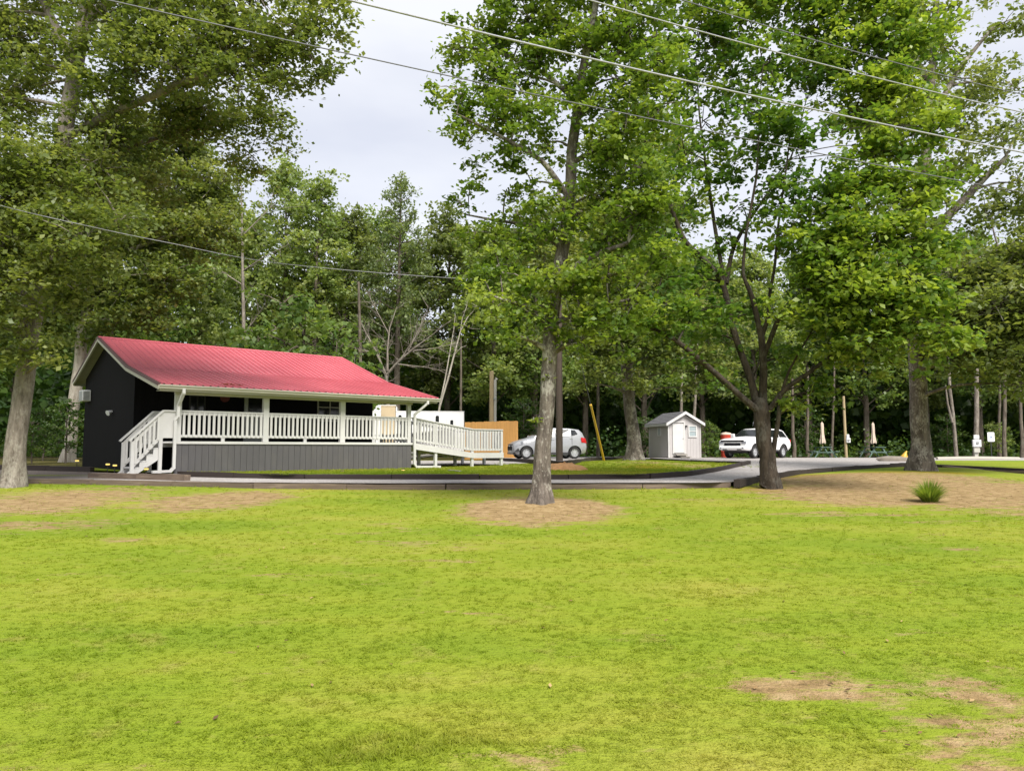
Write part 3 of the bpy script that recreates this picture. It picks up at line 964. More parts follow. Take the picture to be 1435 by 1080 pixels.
s_a, s_b = wall_s(444), wall_s(479)
window(house, s_a, s_b, DK + 0.85, DK + 1.95, WT0, M['cream'], M['glass'], 1, 1, 0.05)
s_a, s_b = wall_s(264), wall_s(287)
window(house, s_a, s_b, DK + 0.95, DK + 1.95, WT0, M['dark'], M['glass'], 1, 0, 0.05)
sc_ = wall_s(314)
pl = MB().lathe([(0.001, 0), (0.16, 0), (0.18, 0.02), (0.16, 0.04), (0.12, 0.03), (0.001, 0.03)], 20, axis='y').obj('red_plaque', M['plaque'], house, 40, loc=(sc_, WT0 - 0.05, DK + 1.62))
sd = wall_s(357)
door = MB().box(sd - 0.42, sd + 0.42, WT0 - 0.06, WT0 - 0.004, DK + 0.01, DK + 2.05).obj('door', M['metal'], house)
MB().box(sd - 0.28, sd + 0.28, WT0 - 0.075, WT0 - 0.062, DK + 1.05, DK + 1.85).obj('door_glass', M['glass'], door)
MB().lathe([(0.001, -0.05), (0.03, -0.04), (0.03, 0.0), (0.001, 0.0)], 10, (sd + 0.36, WT0 - 0.07, DK + 0.98), 'y').obj('handle', M['metal'], door)
# window air conditioner and floodlight on the gable end
ac = MB().box(WS0 - 0.30, WS0 - 0.004, 9.35, 9.95, 2.35, 2.78).obj('air_conditioner', M['plastic_white'], house, bevel=0.012, loc=(0, 0, .24))
g_ = MB()
for i in range(8):
    g_.box(WS0 - 0.314, WS0 - 0.303, 9.40, 9.90, 2.39 + i * 0.045, 2.41 + i * 0.045)
g_.obj('grille', M['metal'], ac)
g_ = MB()
for i in range(7):
    g_.box(WS0 - 0.27, WS0 - 0.06, 9.336, 9.347, 2.39 + i * 0.05, 2.415 + i * 0.05)
g_.obj('side_vent', M['metal'], ac)
fl_ = MB().lathe([(0.001, 0), (0.05, 0.0), (0.10, 0.14), (0.001, 0.145)], 14).obj('floodlight', M['plastic_white'], house, 40, loc=(WS0 - 0.06, 6.05, 2.05), rot=(R(20), R(-115), 0))
MB().box(-0.035, 0.035, -0.035, 0.035, -0.05, 0.003).obj('bracket', M['plastic_white'], fl_)

# steps off the left end of the porch
ST_T0, ST_T1 = 0.06, 1.0
stairs = MB().box(-0.46, -0.095, ST_T0, ST_T1, DK - 0.05, DK - 0.005).obj('porch_steps', M['white'], house)
N = 4
for i in range(N):
    s_ = -0.46 - i * 0.185
    z_ = DK - (i + 1) * DK / (N + 1)
    MB().box(s_ - 0.21, s_ + 0.0, ST_T0 + 0.045, ST_T1 - 0.045, z_ - 0.045, z_).obj('tread', M['white'], stairs)
SEND = -0.46 - N * 0.185 - 0.08
for t_ in (ST_T0, ST_T1 - 0.04):
    poly = [(-0.46, DK - 0.05), (-0.46, DK - 0.46), (SEND + 0.12, 0.0), (SEND - 0.10, 0.0), (SEND - 0.02, 0.10)]
    # saw-toothed stringer
    saw = [(-0.462, DK - 0.06)]
    for i in range(N):
        s_ = -0.46 - i * 0.185; z_ = DK - (i + 1) * DK / (N + 1)
        saw += [(s_ - 0.01, z_ - 0.05), (s_ - 0.185, z_ - 0.05)]
    saw += [(SEND - 0.10, 0.0), (SEND + 0.22, 0.0), (-0.462, DK - 0.52)]
    MB().prism(saw, 'y', t_, t_ + 0.04).obj('stringer', M['white'], stairs)
for t_ in (ST_T0 - 0.045, ST_T1 + 0.003):
    for s_, z0, z1 in ((-0.46, 0.0, DK + RAIL - 0.03), (SEND + 0.05, 0.0, RAIL + 0.02)):
        MB().box(s_ - 0.05, s_ + 0.05, t_, t_ + 0.042 + 0.05 * (t_ < 0.5), z0, z1 - 0.05).obj('newel_post', M['white'], stairs)
    tt = t_ + 0.02
    slope = (DK - 0.0) / (0.46 + SEND)
    za, zb = DK + RAIL - 0.03, RAIL + 0.02
    MB().bar((-0.41, tt, za), (SEND - 0.06, tt, zb - 0.02), 0.13, 0.045).obj('handrail', M['white'], stairs)
    MB().bar((-0.46, tt, za - 0.10), (SEND + 0.05, tt, zb - 0.10), 0.035, 0.09).obj('upper_rail', M['white'], stairs)
    MB().bar((-0.46, tt, DK + 0.15), (SEND + 0.05, tt, 0.20), 0.035, 0.09).obj('lower_rail', M['white'], stairs)
    for j in range(6):
        f = (j + 0.7) / 6.4
        s_ = -0.46 + f * (SEND + 0.05 + 0.46)
        z0 = DK + 0.15 + f * (0.20 - DK - 0.15); z1 = za - 0.10 + f * (zb - za)
        MB().box(s_ - 0.032, s_ + 0.032, tt - 0.04, tt - 0.0185, z0 - 0.02, z1 + 0.02).obj('baluster', M['white'], stairs)
    # level guard between the landing and the porch post
    MB().box(-0.41, -0.075, tt - 0.02, tt + 0.02, DK + 0.10, DK + RAIL - 0.06).obj('landing_guard', M['white'], stairs)
    MB().box(-0.41, -0.075, tt - 0.06, tt + 0.06, DK + RAIL - 0.058, DK + RAIL - 0.012).obj('guard_cap', M['white'], stairs)

# ------------------------------------------------------------------ wheelchair ramp off the right end of the porch (same local frame)
ramp = thing('access_ramp', (HX, HY, HZ), 'long white railed access ramp off the right end of the porch', 'ramp', HTH)
A0, A1, A2 = HL + 0.18, HL + 2.99, HL + 4.55
LZ = DK - 0.375
W1 = 1.25
dk = MB().add([(A0, 0.03, DK - 0.03), (A1, 0.03, LZ - 0.03), (A2, 0.03, LZ - 0.03), (A2, W1, LZ - 0.03), (A1, W1, LZ - 0.03), (A0, W1, DK - 0.03),
               (A0, 0.03, DK - 0.07), (A1, 0.03, LZ - 0.07), (A2, 0.03, LZ - 0.07), (A2, W1, LZ - 0.07), (A1, W1, LZ - 0.07), (A0, W1, DK - 0.07)],
              [(0, 1, 4, 5), (1, 2, 3, 4), (11, 10, 7, 6), (10, 9, 8, 7), (0, 6, 7, 1), (1, 7, 8, 2), (2, 8, 9, 3), (3, 9, 10, 4), (4, 10, 11, 5), (5, 11, 6, 0)]).obj('ramp_deck', M['deck'], ramp)
rb = MB().box(0, 0.135, 0, W1 - 0.03, 0, 0.025).mesh('deck_board', M['deck'])
s_ = A0
while s_ < A2 - 0.1:
    z_ = DK + (s_ - A0) / (A1 - A0) * (LZ - DK) if s_ < A1 else LZ
    link('deck_board', rb, dk, (s_, 0.03, z_ - 0.028), (0, math.atan2(DK - LZ, A1 - A0) if s_ < A1 - 0.13 else 0, 0))
    s_ += 0.14
for t_ in (0.0, W1 + 0.002):
    m = MB()
    m.prism([(A0, DK - 0.24), (A1, LZ - 0.22), (A2 + 0.03, LZ - 0.22), (A2 + 0.03, LZ - 0.01), (A1, LZ - 0.01), (A0, DK - 0.01)], 'y', t_ - 0.012, t_ + 0.026)
    m.obj('rim_joist', M['white'], ramp)


def ramp_z(s_):
    return DK + (s_ - A0) / (A1 - A0) * (LZ - DK) if s_ < A1 else LZ


def ramp_rail(t_, sa, sb, zf, nm='ramp_railing'):
    r_ = MB()
    brk = [sa] + ([A1] if sa < A1 < sb else []) + [sb]
    for a, b in zip(brk[:-1], brk[1:]):
        r_.bar((a - 0.01, t_, zf(a) + RAIL - 0.02), (b + 0.01, t_, zf(b) + RAIL - 0.02), 0.13, 0.04)
    r_ = r_.obj(nm, M['white'], ramp)
    m1, m2 = MB(), MB()
    for a, b in zip(brk[:-1], brk[1:]):
        m1.bar((a, t_, zf(a) + RAIL - 0.085), (b, t_, zf(b) + RAIL - 0.085), 0.036, 0.085)
        m2.bar((a, t_, zf(a) + 0.12), (b, t_, zf(b) + 0.12), 0.036, 0.085)
    m1.obj('top_rail', M['white'], r_); m2.obj('bottom_rail', M['white'], r_)
    n = int(abs(sb - sa) / 0.147)
    for j in range(n):
        s_ = sa + (j + 0.5) * (sb - sa) / n
        link('baluster', bal, r_, (s_, t_ - 0.037, zf(s_) + 0.07), None, (1, 1, RAIL - 0.15))


ramp_rail(0.06, A0 - 0.05, A2, ramp_z)
ramp_rail(W1 - 0.06, A0 - 0.05, A1, ramp_z)
for s_ in (HL + 1.21, A1, A2 - 0.03):
    MB().box(s_ - 0.055, s_ + 0.055, 0.028, 0.12, -0.15, ramp_z(s_) + RAIL - 0.042).obj('ramp_post', M['white'], ramp)
    MB().box(s_ - 0.055, s_ + 0.055, W1 - 0.10, W1 - 0.008, -0.15, ramp_z(s_) + (RAIL - 0.042 if s_ < A2 - 0.5 else -0.23)).obj('ramp_post', M['white'], ramp)
# the far side of the landing and the return run going down behind
low_z = lambda s_: LZ + (s_ - A1) * 0.10
W2 = 2 * W1 + 0.15
MB().box(A1, A2, W1 + 0.03, W2, LZ - 0.07, LZ - 0.03).obj('landing_deck', M['deck'], ramp)
B0 = HL + 0.4
MB().add([(B0, W1 + 0.1, low_z(B0) - 0.03), (A1 - .003, W1 + 0.1, LZ - 0.03), (A1 - .003, W2, LZ - 0.03), (B0, W2, low_z(B0) - 0.03), (B0, W1 + 0.1, low_z(B0) - 0.07), (A1 - .003, W1 + 0.1, LZ - 0.07), (A1 - .003, W2, LZ - 0.07), (B0, W2, low_z(B0) - 0.07)],
         [(0, 1, 2, 3), (7, 6, 5, 4), (0, 4, 5, 1), (1, 5, 6, 2), (2, 6, 7, 3), (3, 7, 4, 0)]).obj('return_deck', M['deck'], ramp)
ramp_rail(W1 + 0.14, B0, A1 - 0.06, low_z)
ramp_rail(W2 - 0.05, B0, A2 - 0.06, lambda s_: low_z(s_) if s_ < A1 else LZ)
for s_ in (B0, (B0 + A1) / 2, A2 - 0.05):
    z_ = low_z(s_) if s_ < A1 else LZ
    MB().box(s_ - 0.05, s_ + 0.05, W2 - 0.02, W2 + 0.07, -0.15, z_ + RAIL + 0.06).obj('ramp_post', M['white'], ramp)
# end rail across the landing
m = MB().box(A2 - 0.03, A2 + 0.03, 0.122, W2 - 0.1, LZ + RAIL - 0.04, LZ + RAIL).obj('ramp_railing', M['white'], ramp)
MB().box(A2 - 0.015, A2 + 0.015, 0.122, W2 - 0.1, LZ + 0.08, LZ + 0.16).obj('bottom_rail', M['white'], m)
for j in range(16):
    link('baluster', bal, m, (A2 - 0.033, 0.2 + j * 0.147, LZ + 0.07), (0, 0, R(90)), (1, 1, RAIL - 0.11))


# ------------------------------------------------------------------ timber borders
def unit_timber(name, mat):
    m = MB().box(-0.5, 0.5, -0.5, 0.5, -0.5, 0.5)
    me = m.mesh(name, mat)
    bm = bmesh.new(); bm.from_mesh(me)
    bmesh.ops.subdivide_edges(bm, edges=[e for e in bm.edges if abs(e.verts[0].co.x - e.verts[1].co.x) > 0.5], cuts=4)
    r_ = random.Random(len(name))
    for v_ in bm.verts:
        v_.co.y += r_.uniform(-0.05, 0.05); v_.co.z += r_.uniform(-0.06, 0.06)
    bm.to_mesh(me); bm.free()
    me.set_sharp_from_angle(angle=R(35))
    return me


UT = [unit_timber('timber', M['timber']), unit_timber('timber_', M['timber'])]
UTD = [unit_timber('timber', M['timber_dark']), unit_timber('timber_', M['timber_dark'])]


def border(name, label, pts, zf, h=0.15, w=0.15, L=2.44, courses=1, meshes=UT, seed=1, sink=0.03):
    pts = [Vector((p[0], p[1], 0)) for p in pts]
    c = sum(pts, Vector()) / len(pts)
    root = thing(name, (c.x, c.y, zf(c.x, c.y)), label, 'timber border')
    r_ = random.Random(seed)
    cum = [0]
    for a, b in zip(pts[:-1], pts[1:]): cum.append(cum[-1] + (b - a).length)

    def at(d):
        for i in range(len(pts) - 1):
            if d <= cum[i + 1] or i == len(pts) - 2:
                return pts[i].lerp(pts[i + 1], (d - cum[i]) / max(1e-6, cum[i + 1] - cum[i]))
    for k_ in range(courses):
        d = -L * 0.5 * (k_ % 2)
        while d < cum[-1] - 0.2:
            a, b = at(max(0, d)), at(min(cum[-1], d + L))
            a.z, b.z = zf(a.x, a.y), zf(b.x, b.y)
            v_ = b - a
            mid = (a + b) / 2
            if v_.length > 0.3:
                o = link('timber', r_.choice(meshes), root)
                o.location = (mid.x - root.location.x + r_.uniform(-.012, .012), mid.y - root.location.y + r_.uniform(-.02, .02), mid.z - root.location.z + h * (0.5 + k_) - sink + r_.uniform(-.012, .012))
                o.rotation_euler = (r_.uniform(-.03, .03), -math.asin(v_.z / v_.length), math.atan2(v_.y, v_.x) + r_.uniform(-.006, .006))
                o.scale = (v_.length - r_.uniform(0.006, 0.03), w * r_.uniform(.95, 1.05), h * r_.uniform(.94, 1.06))
            d += L
    return root


border('timber_border', 'brown timber border between the front lawn and the gravel path', front, lambda x, y: float(lawn_z(x, y)), 0.155, 0.16, seed=2)
border('timber_border', 'dark timber border holding the house lawn behind the gravel path', back[4:], lambda x, y: float(gravel_z(x, y)), 0.16, 0.15, meshes=UTD, seed=3, sink=0.02)
border('timber_border', 'dark timber border on the far left behind the path beside the cabin', back[:4], lambda x, y: float(gravel_z(x, y)), 0.19, 0.16, meshes=UTD, seed=5, sink=0.02)
sp = [G(px, py, lambda x, y: 0.76) for px, py in ((127, 669.2), (190, 670.8), (263, 673))]
border('timber_border', 'short raised brown timber border in front of the porch steps', sp, lambda x, y: 0.73, 0.22, 0.2, L=2.1, seed=7)
border('timber_border', 'timber border of the drive climbing right across the bare earth bank', bord[:5], lambda x, y: float(gravel_z(x, y)), 0.20, 0.16, meshes=UTD, seed=9, sink=0.11)
border('timber_border', 'half buried timber border between the bare bank and the drive, rightmost', bord[5:], lambda x, y: float(gravel_z(x, y)), 0.16, 0.16, seed=11, sink=0.10)
border('timber_border', 'dark timber border along the front of the right grass island', isl_a, lambda x, y: float(gravel_z(x, y)), 0.14, 0.14, meshes=UTD, seed=12, sink=0.03)
border('timber_border', 'two-high dark timber border under the silver hatchback', pad_f, lambda x, y: 0.86, 0.15, 0.15, courses=2, meshes=UTD, seed=13, sink=0.02)
border('timber_border', 'thin timber border between the tree island and the car park', island_back, lambda x, y: 1.0, 0.10, 0.12, meshes=UTD, seed=14, sink=0.05)
border('timber_border', 'low timber border round the leaf bed left of the big oak base', [G(px, py, lambda x, y: 1.05) for px, py in ((858, 641.5), (880, 640.3), (905, 639.6))], lambda x, y: 1.02, 0.14, 0.14, meshes=UTD, seed=15)
log_p = [G(px, py, lambda x, y: 1.0) for px, py in ((1313, 643.6), (1428, 643.6))]
lg = MB().tube([log_p[0], log_p[0].lerp(log_p[1], .5) + Vector((0, 0, .02)), log_p[1]], [0.15, 0.16, 0.14], 8)
lg = lg.obj('log_kerb', M['palelog'], None, 40)
tag(lg, 'long pale log kerb lying behind the right grass island', 'log')

# ------------------------------------------------------------------ vehicles
def car_sections(st):
    """st rows: d, zbot, zbelt, ztop, w_sill, w_mid, w_belt, w_roof"""
    out = []
    for d, zb, zl, zt, ws, wm, wl, wr in st:
        zm = zb + (zl - zb) * 0.45
        roofed = zt - zl > 0.12
        if roofed:
            half = [(0.0, zb), (ws * .92, zb), (ws, zb + .10), (wm, zm), (wl, zl), (wr + (wl - wr) * .10, zl + (zt - zl) * .86), (wr * .90, zt - .02), (0.0, zt)]
        else:
            half = [(0.0, zb), (ws * .92, zb), (ws, zb + .10), (wm, zm), (wl, zl - .10 * (zl - zb)), (wl * .95, zl - .03 * (zl - zb)), (wl * .80, zl + (zt - zl) * .7), (0.0, zt)]
        ring = [(y, z) for y, z in half] + [(-y, z) for y, z in half[-2:0:-1]]
        out.append((d, ring))
    return out


def loft(sections, L):
    vs, fs = [], []
    n = len(sections[0][1])
    for d, ring in sections:
        vs += [(L / 2 - d, y, z) for y, z in ring]
    for i in range(len(sections) - 1):
        for j in range(n):
            fs.append((i * n + j, (i + 1) * n + j, (i + 1) * n + (j + 1) % n, i * n + (j + 1) % n))
    fs.append(tuple(range(n)))
    k = (len(sections) - 1) * n
    fs.append(tuple(k + j for j in range(n))[::-1])
    return vs, fs


def boolean_cut(o, cutter):
    md = o.modifiers.new('cut', 'BOOLEAN'); md.operation = 'DIFFERENCE'; md.object = cutter; md.solver = 'EXACT'
    dg = bpy.context.evaluated_depsgraph_get()
    me = bpy.data.meshes.new_from_object(o.evaluated_get(dg))
    o.modifiers.clear()
    old = o.data
    o.data = me
    bpy.data.objects.remove(cutter, do_unlink=True)
    me.polygons.foreach_set('use_smooth', np.ones(len(me.polygons), bool))
    me.set_sharp_from_angle(angle=R(32))


def wheel(parent, x, y, r, w, nsp, hub):
    s = 1 if y > 0 else -1
    wh = MB().lathe([(r * .66, -w / 2), (r * .93, -w / 2), (r, -w * .36), (r, w * .36), (r * .93, w / 2), (r * .66, w / 2)], 24, axis='y').obj('wheel', M['tyre'], parent, 40, loc=(x, y, r))
    rm = MB().lathe([(0.001, -w * .1), (r * .66, -w * .1), (r * .68, -w * .42), (r * .62, -w * .42), (r * .60, -w * .1)], 24, axis='y')
    rm.lathe([(0.001, w * .1), (r * .66, w * .1), (r * .68, w * .42), (r * .62, w * .42), (r * .60, w * .1)], 24, axis='y')
    rm.obj('rim', M['rim'] if hub is None else hub, wh, 40)
    sp = MB()
    for i in range(nsp):
        a = 2 * math.pi * i / nsp
        c, n_ = math.cos(a), math.sin(a)
        y0 = s * w * .34
        sp.bar((c * r * .05, y0, n_ * r * .05), (c * r * .64, y0, n_ * r * .64), w * .14, r * .13) if False else sp.add(
            [(c * r * .04 - n_ * r * .09, y0 * .9, n_ * r * .04 + c * r * .09), (c * r * .04 + n_ * r * .09, y0 * .9, n_ * r * .04 - c * r * .09),
             (c * r * .64 + n_ * r * .06, y0, n_ * r * .64 - c * r * .06), (c * r * .64 - n_ * r * .06, y0, n_ * r * .64 + c * r * .06),
             (c * r * .04 - n_ * r * .09, y0 * .5, n_ * r * .04 + c * r * .09), (c * r * .04 + n_ * r * .09, y0 * .5, n_ * r * .04 - c * r * .09),
             (c * r * .64 + n_ * r * .06, y0 * .6, n_ * r * .64 - c * r * .06), (c * r * .64 - n_ * r * .06, y0 * .6, n_ * r * .64 + c * r * .06)],
            [(0, 1, 2, 3), (7, 6, 5, 4), (0, 4, 5, 1), (1, 5, 6, 2), (2, 6, 7, 3), (3, 7, 4, 0)])
    sp.lathe([(0.001, s * w * .36), (r * .14, s * w * .36), (r * .15, s * w * .2)], 12, axis='y')
    sp.obj('spokes', M['rim'] if hub is None else hub, wh)


def make_car(name, label, cat, loc, head, L, st, paint, wheels, r, tw, side_windows, wscreen, rscreen, extra, nsp=8):
    """head: heading angle of the nose"""
    root = thing(name, loc, label, cat, head)
    sec = car_sections(st)
    vs, fs = loft(sec, L)
    body = MB().add(vs, fs).obj('body', paint, root, 32)
    cut = MB()
    hw = max(row[5] for row in st)
    for d in wheels:
        for s in (1, -1):
            cut.lathe([(0.001, s * (hw - 0.30)), (r * 1.20, s * (hw - 0.30)), (r * 1.20, s * (hw + .2)), (0.001, s * (hw + .2))][::s], 24, (L / 2 - d, 0, r * 1.02), 'y')
    bm = bmesh.new(); me = cut.mesh('cut', None); bm.from_mesh(me)
    bmesh.ops.remove_doubles(bm, verts=bm.verts, dist=0.002)
    bmesh.ops.recalc_face_normals(bm, faces=bm.faces); bm.to_mesh(me); bm.free()
    bm = bmesh.new(); bm.from_mesh(body.data)
    bmesh.ops.recalc_face_normals(bm, faces=bm.faces); bm.to_mesh(body.data); bm.free()
    boolean_cut(body, link('cut', me, root))
    # black inside of the arches
    ar = MB()
    for d in wheels:
        ar.box(L / 2 - d - r * 1.15, L / 2 - d + r * 1.15, -(hw - 0.32), hw - 0.32, r * .75, r * 1.9)
    ar.obj('arch_lining', M['dark'], root)
    for d in wheels:
        for s in (1, -1):
            wheel(root, L / 2 - d, s * (hw - tw / 2 - 0.03), r, tw, nsp, None)
    D = np.array([row[0] for row in st])

    def at(d, f):
        """point on the cabin side at distance d from the nose, f = 0 belt .. 1 roof"""
        zl = np.interp(d, D, [x[2] for x in st]); zt = np.interp(d, D, [x[3] for x in st])
        wl = np.interp(d, D, [x[6] for x in st]); wr = np.interp(d, D, [x[7] for x in st])
        k = f / .86
        return (L / 2 - d, wl + (wr + (wl - wr) * .10 - wl) * k, zl + (zt - zl) * f)
    for poly in side_windows:
        for s in (1, -1):
            m = MB(); ps = [at(d, f) for d, f in poly]
            a = [(x, s * (y + .030), z) for x, y, z in ps]; b = [(x, s * (y - .05), z) for x, y, z in ps]
            n = len(ps)
            m.add(a + b, [tuple(range(n)), tuple(range(n, 2 * n))[::-1]] + [(i, n + i, n + (i + 1) % n, (i + 1) % n) for i in range(n)])
            m.obj('side_window', M['glass'], root)
    for nm, (d0, d1, lift) in (('windscreen', wscreen), ('rear_window', rscreen)):
        def tp(d, k_, o):
            zl = np.interp(d, D, [x[2] for x in st]); zt = np.interp(d, D, [x[3] for x in st]); wr = np.interp(d, D, [x[7] for x in st])
            wl = np.interp(d, D, [x[6] for x in st])
            return (L / 2 - d, k_ * wr * .90, zt + o)
        q = [tp(d0, 1, lift), tp(d0, -1, lift), tp(d1, -1, lift), tp(d1, 1, lift)]
        q2 = [(x, y, z - .03) for x, y, z in q]
        MB().add(q + q2, [(0, 1, 2, 3), (7, 6, 5, 4), (0, 4, 5, 1), (1, 5, 6, 2), (2, 6, 7, 3), (3, 7, 4, 0)]).obj(nm, M['glass'], root)
    extra(root, L, at)
    return root


def hatch_extra(root, L, at):
    F = L / 2
    MB().box(F - .06, F + .02, -.42, .42, .40, .60).obj('grille', M['black'], root, bevel=.02)
    MB().box(F - .06, F + .010, -.42, .42, .66, .70).obj('upper_grille', M['dark'], root)
    MB().box(F - .03, F + .030, -.05, .05, .59, .64).obj('badge', M['rim'], root)
    MB().box(F - .10, F + .028, -.26, .26, .47, .58).obj('number_plate', M['plastic_white'], root) if False else None
    for s in (1, -1):
        MB().add([(F - .06, s * .46, .64), (F - .42, s * .795, .80), (F - .46, s * .80, .72), (F - .13, s * .68, .60), (F - .04, s * .44, .62), (F - .40, s * .74, .84)],
                 [(0, 1, 2, 3), (0, 3, 4), (0, 5, 1)]).obj('headlight', M['lamp_clear'], root)
        MB().prism([(F - .05, .34), (F - .30, .36), (F - .22, .50)], 'y', s * .60, s * .765).obj('fog_light', M['dark'], root)
        MB().add([(-F + .10, s * .765, .98), (-F + .34, s * .80, 1.02), (-F + .30, s * .80, .78), (-F + .02, s * .72, .74), (-F + .02, s * .60, .92)],
                 [(0, 1, 2, 3), (0, 3, 4)]).obj('tail_light', M['lamp_red'], root)
        x, y, z = at(1.16, 0.1)
        MB().box(x - .06, x + .06, s * (y + .02), s * (y + .17), z - .02, z + .12).obj('mirror', M['silver'], root, bevel=.02)
        for d0 in (2.02, 2.92):
            x, y, z = at(d0 - .1, 0)
            MB().box(x - .07, x + .07, s * (y - .02), s * (y + .025), z - .10, z - .07).obj('door_handle', M['rim'], root)
        m = MB()
        for d0 in (1.08, 2.06, 2.86):
            x, y, z = at(d0, 0)
            m.box(x - .006, x + .006, s * .70, s * .802, .36, z - .01)
        m.obj('door_gap', M['dark'], root)
        MB().box(-F + 0.95, F - 1.0, s * .70, s * .785, .22, .30).obj('sill_trim', M['dark'], root)
    MB().box(F - .14, F - .02, -.62, .62, .22, .30).obj('bumper_lip', M['dark'], root)


hst = [(0.00, .30, .60, .60, .46, .50, .46, .3), (.06, .22, .70, .70, .62, .64, .58, .4), (.25, .20, .80, .82, .73, .75, .70, .5), (.60, .20, .90, .93, .78, .79, .76, .6), (.98, .20, .98, 1.03, .78, .80, .77, .70),
       (1.12, .20, .98, 1.14, .78, .80, .77, .68), (1.62, .20, .99, 1.43, .78, .80, .78, .60), (2.05, .20, 1.01, 1.49, .78, .80, .78, .60), (2.80, .20, 1.05, 1.47, .78, .80, .78, .58), (3.28, .21, 1.08, 1.41, .77, .79, .76, .56),
       (3.44, .24, 1.06, 1.26, .75, .77, .74, .57), (3.56, .28, .95, .99, .72, .75, .71, .6), (3.62, .34, .80, .82, .66, .70, .66, .5), (3.64, .40, .72, .73, .60, .64, .60, .5)]
hw1 = [(1.50, .10), (1.98, .06), (1.98, .84), (1.76, .82)]
hw2 = [(2.06, .06), (2.76, .08), (2.80, .80), (2.06, .84)]
hw3 = [(2.84, .10), (3.16, .30), (3.06, .78), (2.86, .80)]
hc = P(766, 620, 37.2)
make_car('hatchback', 'small silver hatchback parked behind the oak trunk and dark pole', 'car', (hc.x, 37.4, PADZ + 0.005), R(180 + 14), 3.64, hst, M['silver'], (0.62, 3.00), .285, .17,
         [hw1, hw2, hw3], (1.10, 1.60, .008), (3.30, 3.54, .008), hatch_extra)


def suv_extra(root, L, at):
    F = L / 2
    MB().box(F - .06, F + .035, -.78, .78, 1.015, 1.105).obj('upper_grille', M['black'], root)
    MB().box(F - .06, F + .04, -.56, .56, .78, .92).obj('lower_grille', M['black'], root, bevel=.02)
    MB().box(F - .03, F + .032, -.12, .12, .92, 1.00).obj('badge', M['rim'], root)
    MB().box(F - .02, F + .10, -.90, .90, .52, .74).obj('bumper', M['whitecar'], root, bevel=.05)
    for s in (1, -1):
        MB().box(F - .05, F + .11, s * .36, s * .62, .50, .57).obj('tow_hook', M['dark'], root)
        MB().box(F - .10, F + .020, s * .62, s * .93, .88, 1.04).obj('headlight', M['lamp_clear'], root, bevel=.02)
        MB().box(F - .02, F + .112, s * .70, s * .80, .60, .68).obj('fog_light', M['lamp_clear'], root)
        MB().box(-F + .03, -F + .16, s * .80, s * .93, .98, 1.18).obj('tail_light', M['lamp_red'], root)
        x, y, z = at(1.95, 0.1)
        MB().box(x - .07, x + .07, s * (y + .02), s * (y + .28), z, z + .24).obj('mirror', M['whitecar'], root, bevel=.03)
        for d0 in (2.9, 3.95):
            x, y, z = at(d0, 0)
            MB().box(x - .10, x + .10, s * (y - .02), s * (y + .03), z - .14, z - .10).obj('door_handle', M['whitecar'], root)
        m = MB()
        for d0 in (1.75, 3.02, 4.12):
            x, y, z = at(d0, 0)
            m.box(x - .008, x + .008, s * .90, s * 1.003, .48, z - .02)
        m.obj('door_gap', M['dark'], root)
        MB().box(-F + 1.75, F - 1.65, s * .86, s * 1.02, .40, .47).obj('running_board', M['dark'], root)
        for d0 in (1.02, 4.62):
            m = MB()
            for i in range(9):
                a = math.pi * i / 8
                a2 = math.pi * (i + 1) / 8
                if i < 8:
                    m.bar((F - d0 + .47 * math.cos(a), s * .985, .42 + .47 * math.sin(a)), (F - d0 + .47 * math.cos(a2), s * .985, .42 + .47 * math.sin(a2)), .05, .06)
            m.obj('arch_trim', M['dark'], root)


sst = [(0.00, .60, 1.08, 1.09, .86, .90, .84, .6), (.05, .50, 1.14, 1.16, .92, .96, .90, .7), (.40, .46, 1.20, 1.23, .97, .99, .95, .75), (1.50, .44, 1.26, 1.30, .98, 1.0, .97, .85), (1.66, .44, 1.26, 1.36, .98, 1.0, .97, .84),
       (2.35, .44, 1.27, 1.80, .98, 1.0, .97, .74), (2.80, .44, 1.27, 1.88, .98, 1.0, .97, .74), (4.60, .44, 1.28, 1.88, .98, 1.0, .97, .73), (5.05, .46, 1.28, 1.80, .97, .99, .95, .73), (5.50, .50, 1.24, 1.34, .95, .98, .94, .74), (5.66, .55, 1.16, 1.18, .92, .96, .92, .7), (5.72, .60, 1.05, 1.06, .88, .92, .88, .7)]
tp = P(1064, 640, 49.0)
make_car('pickup_truck', 'big white truck with black grille half hidden by the forked maple trunk', 'truck', (tp.x, 49.6, float(gravel_z(tp.x, 49)) + 0.02), math.atan2(-.69, -.724), 5.75, sst, M['whitecar'], (1.02, 4.62), .40, .26,
         [[(2.16, .10), (2.96, .08), (2.96, .84), (2.48, .80)], [(3.06, .08), (4.05, .08), (4.05, .84), (3.06, .84)], [(4.16, .08), (5.15, .12), (4.85, .78), (4.16, .84)]], (1.66, 2.33, .008), (5.06, 5.48, .008), suv_extra, 6)

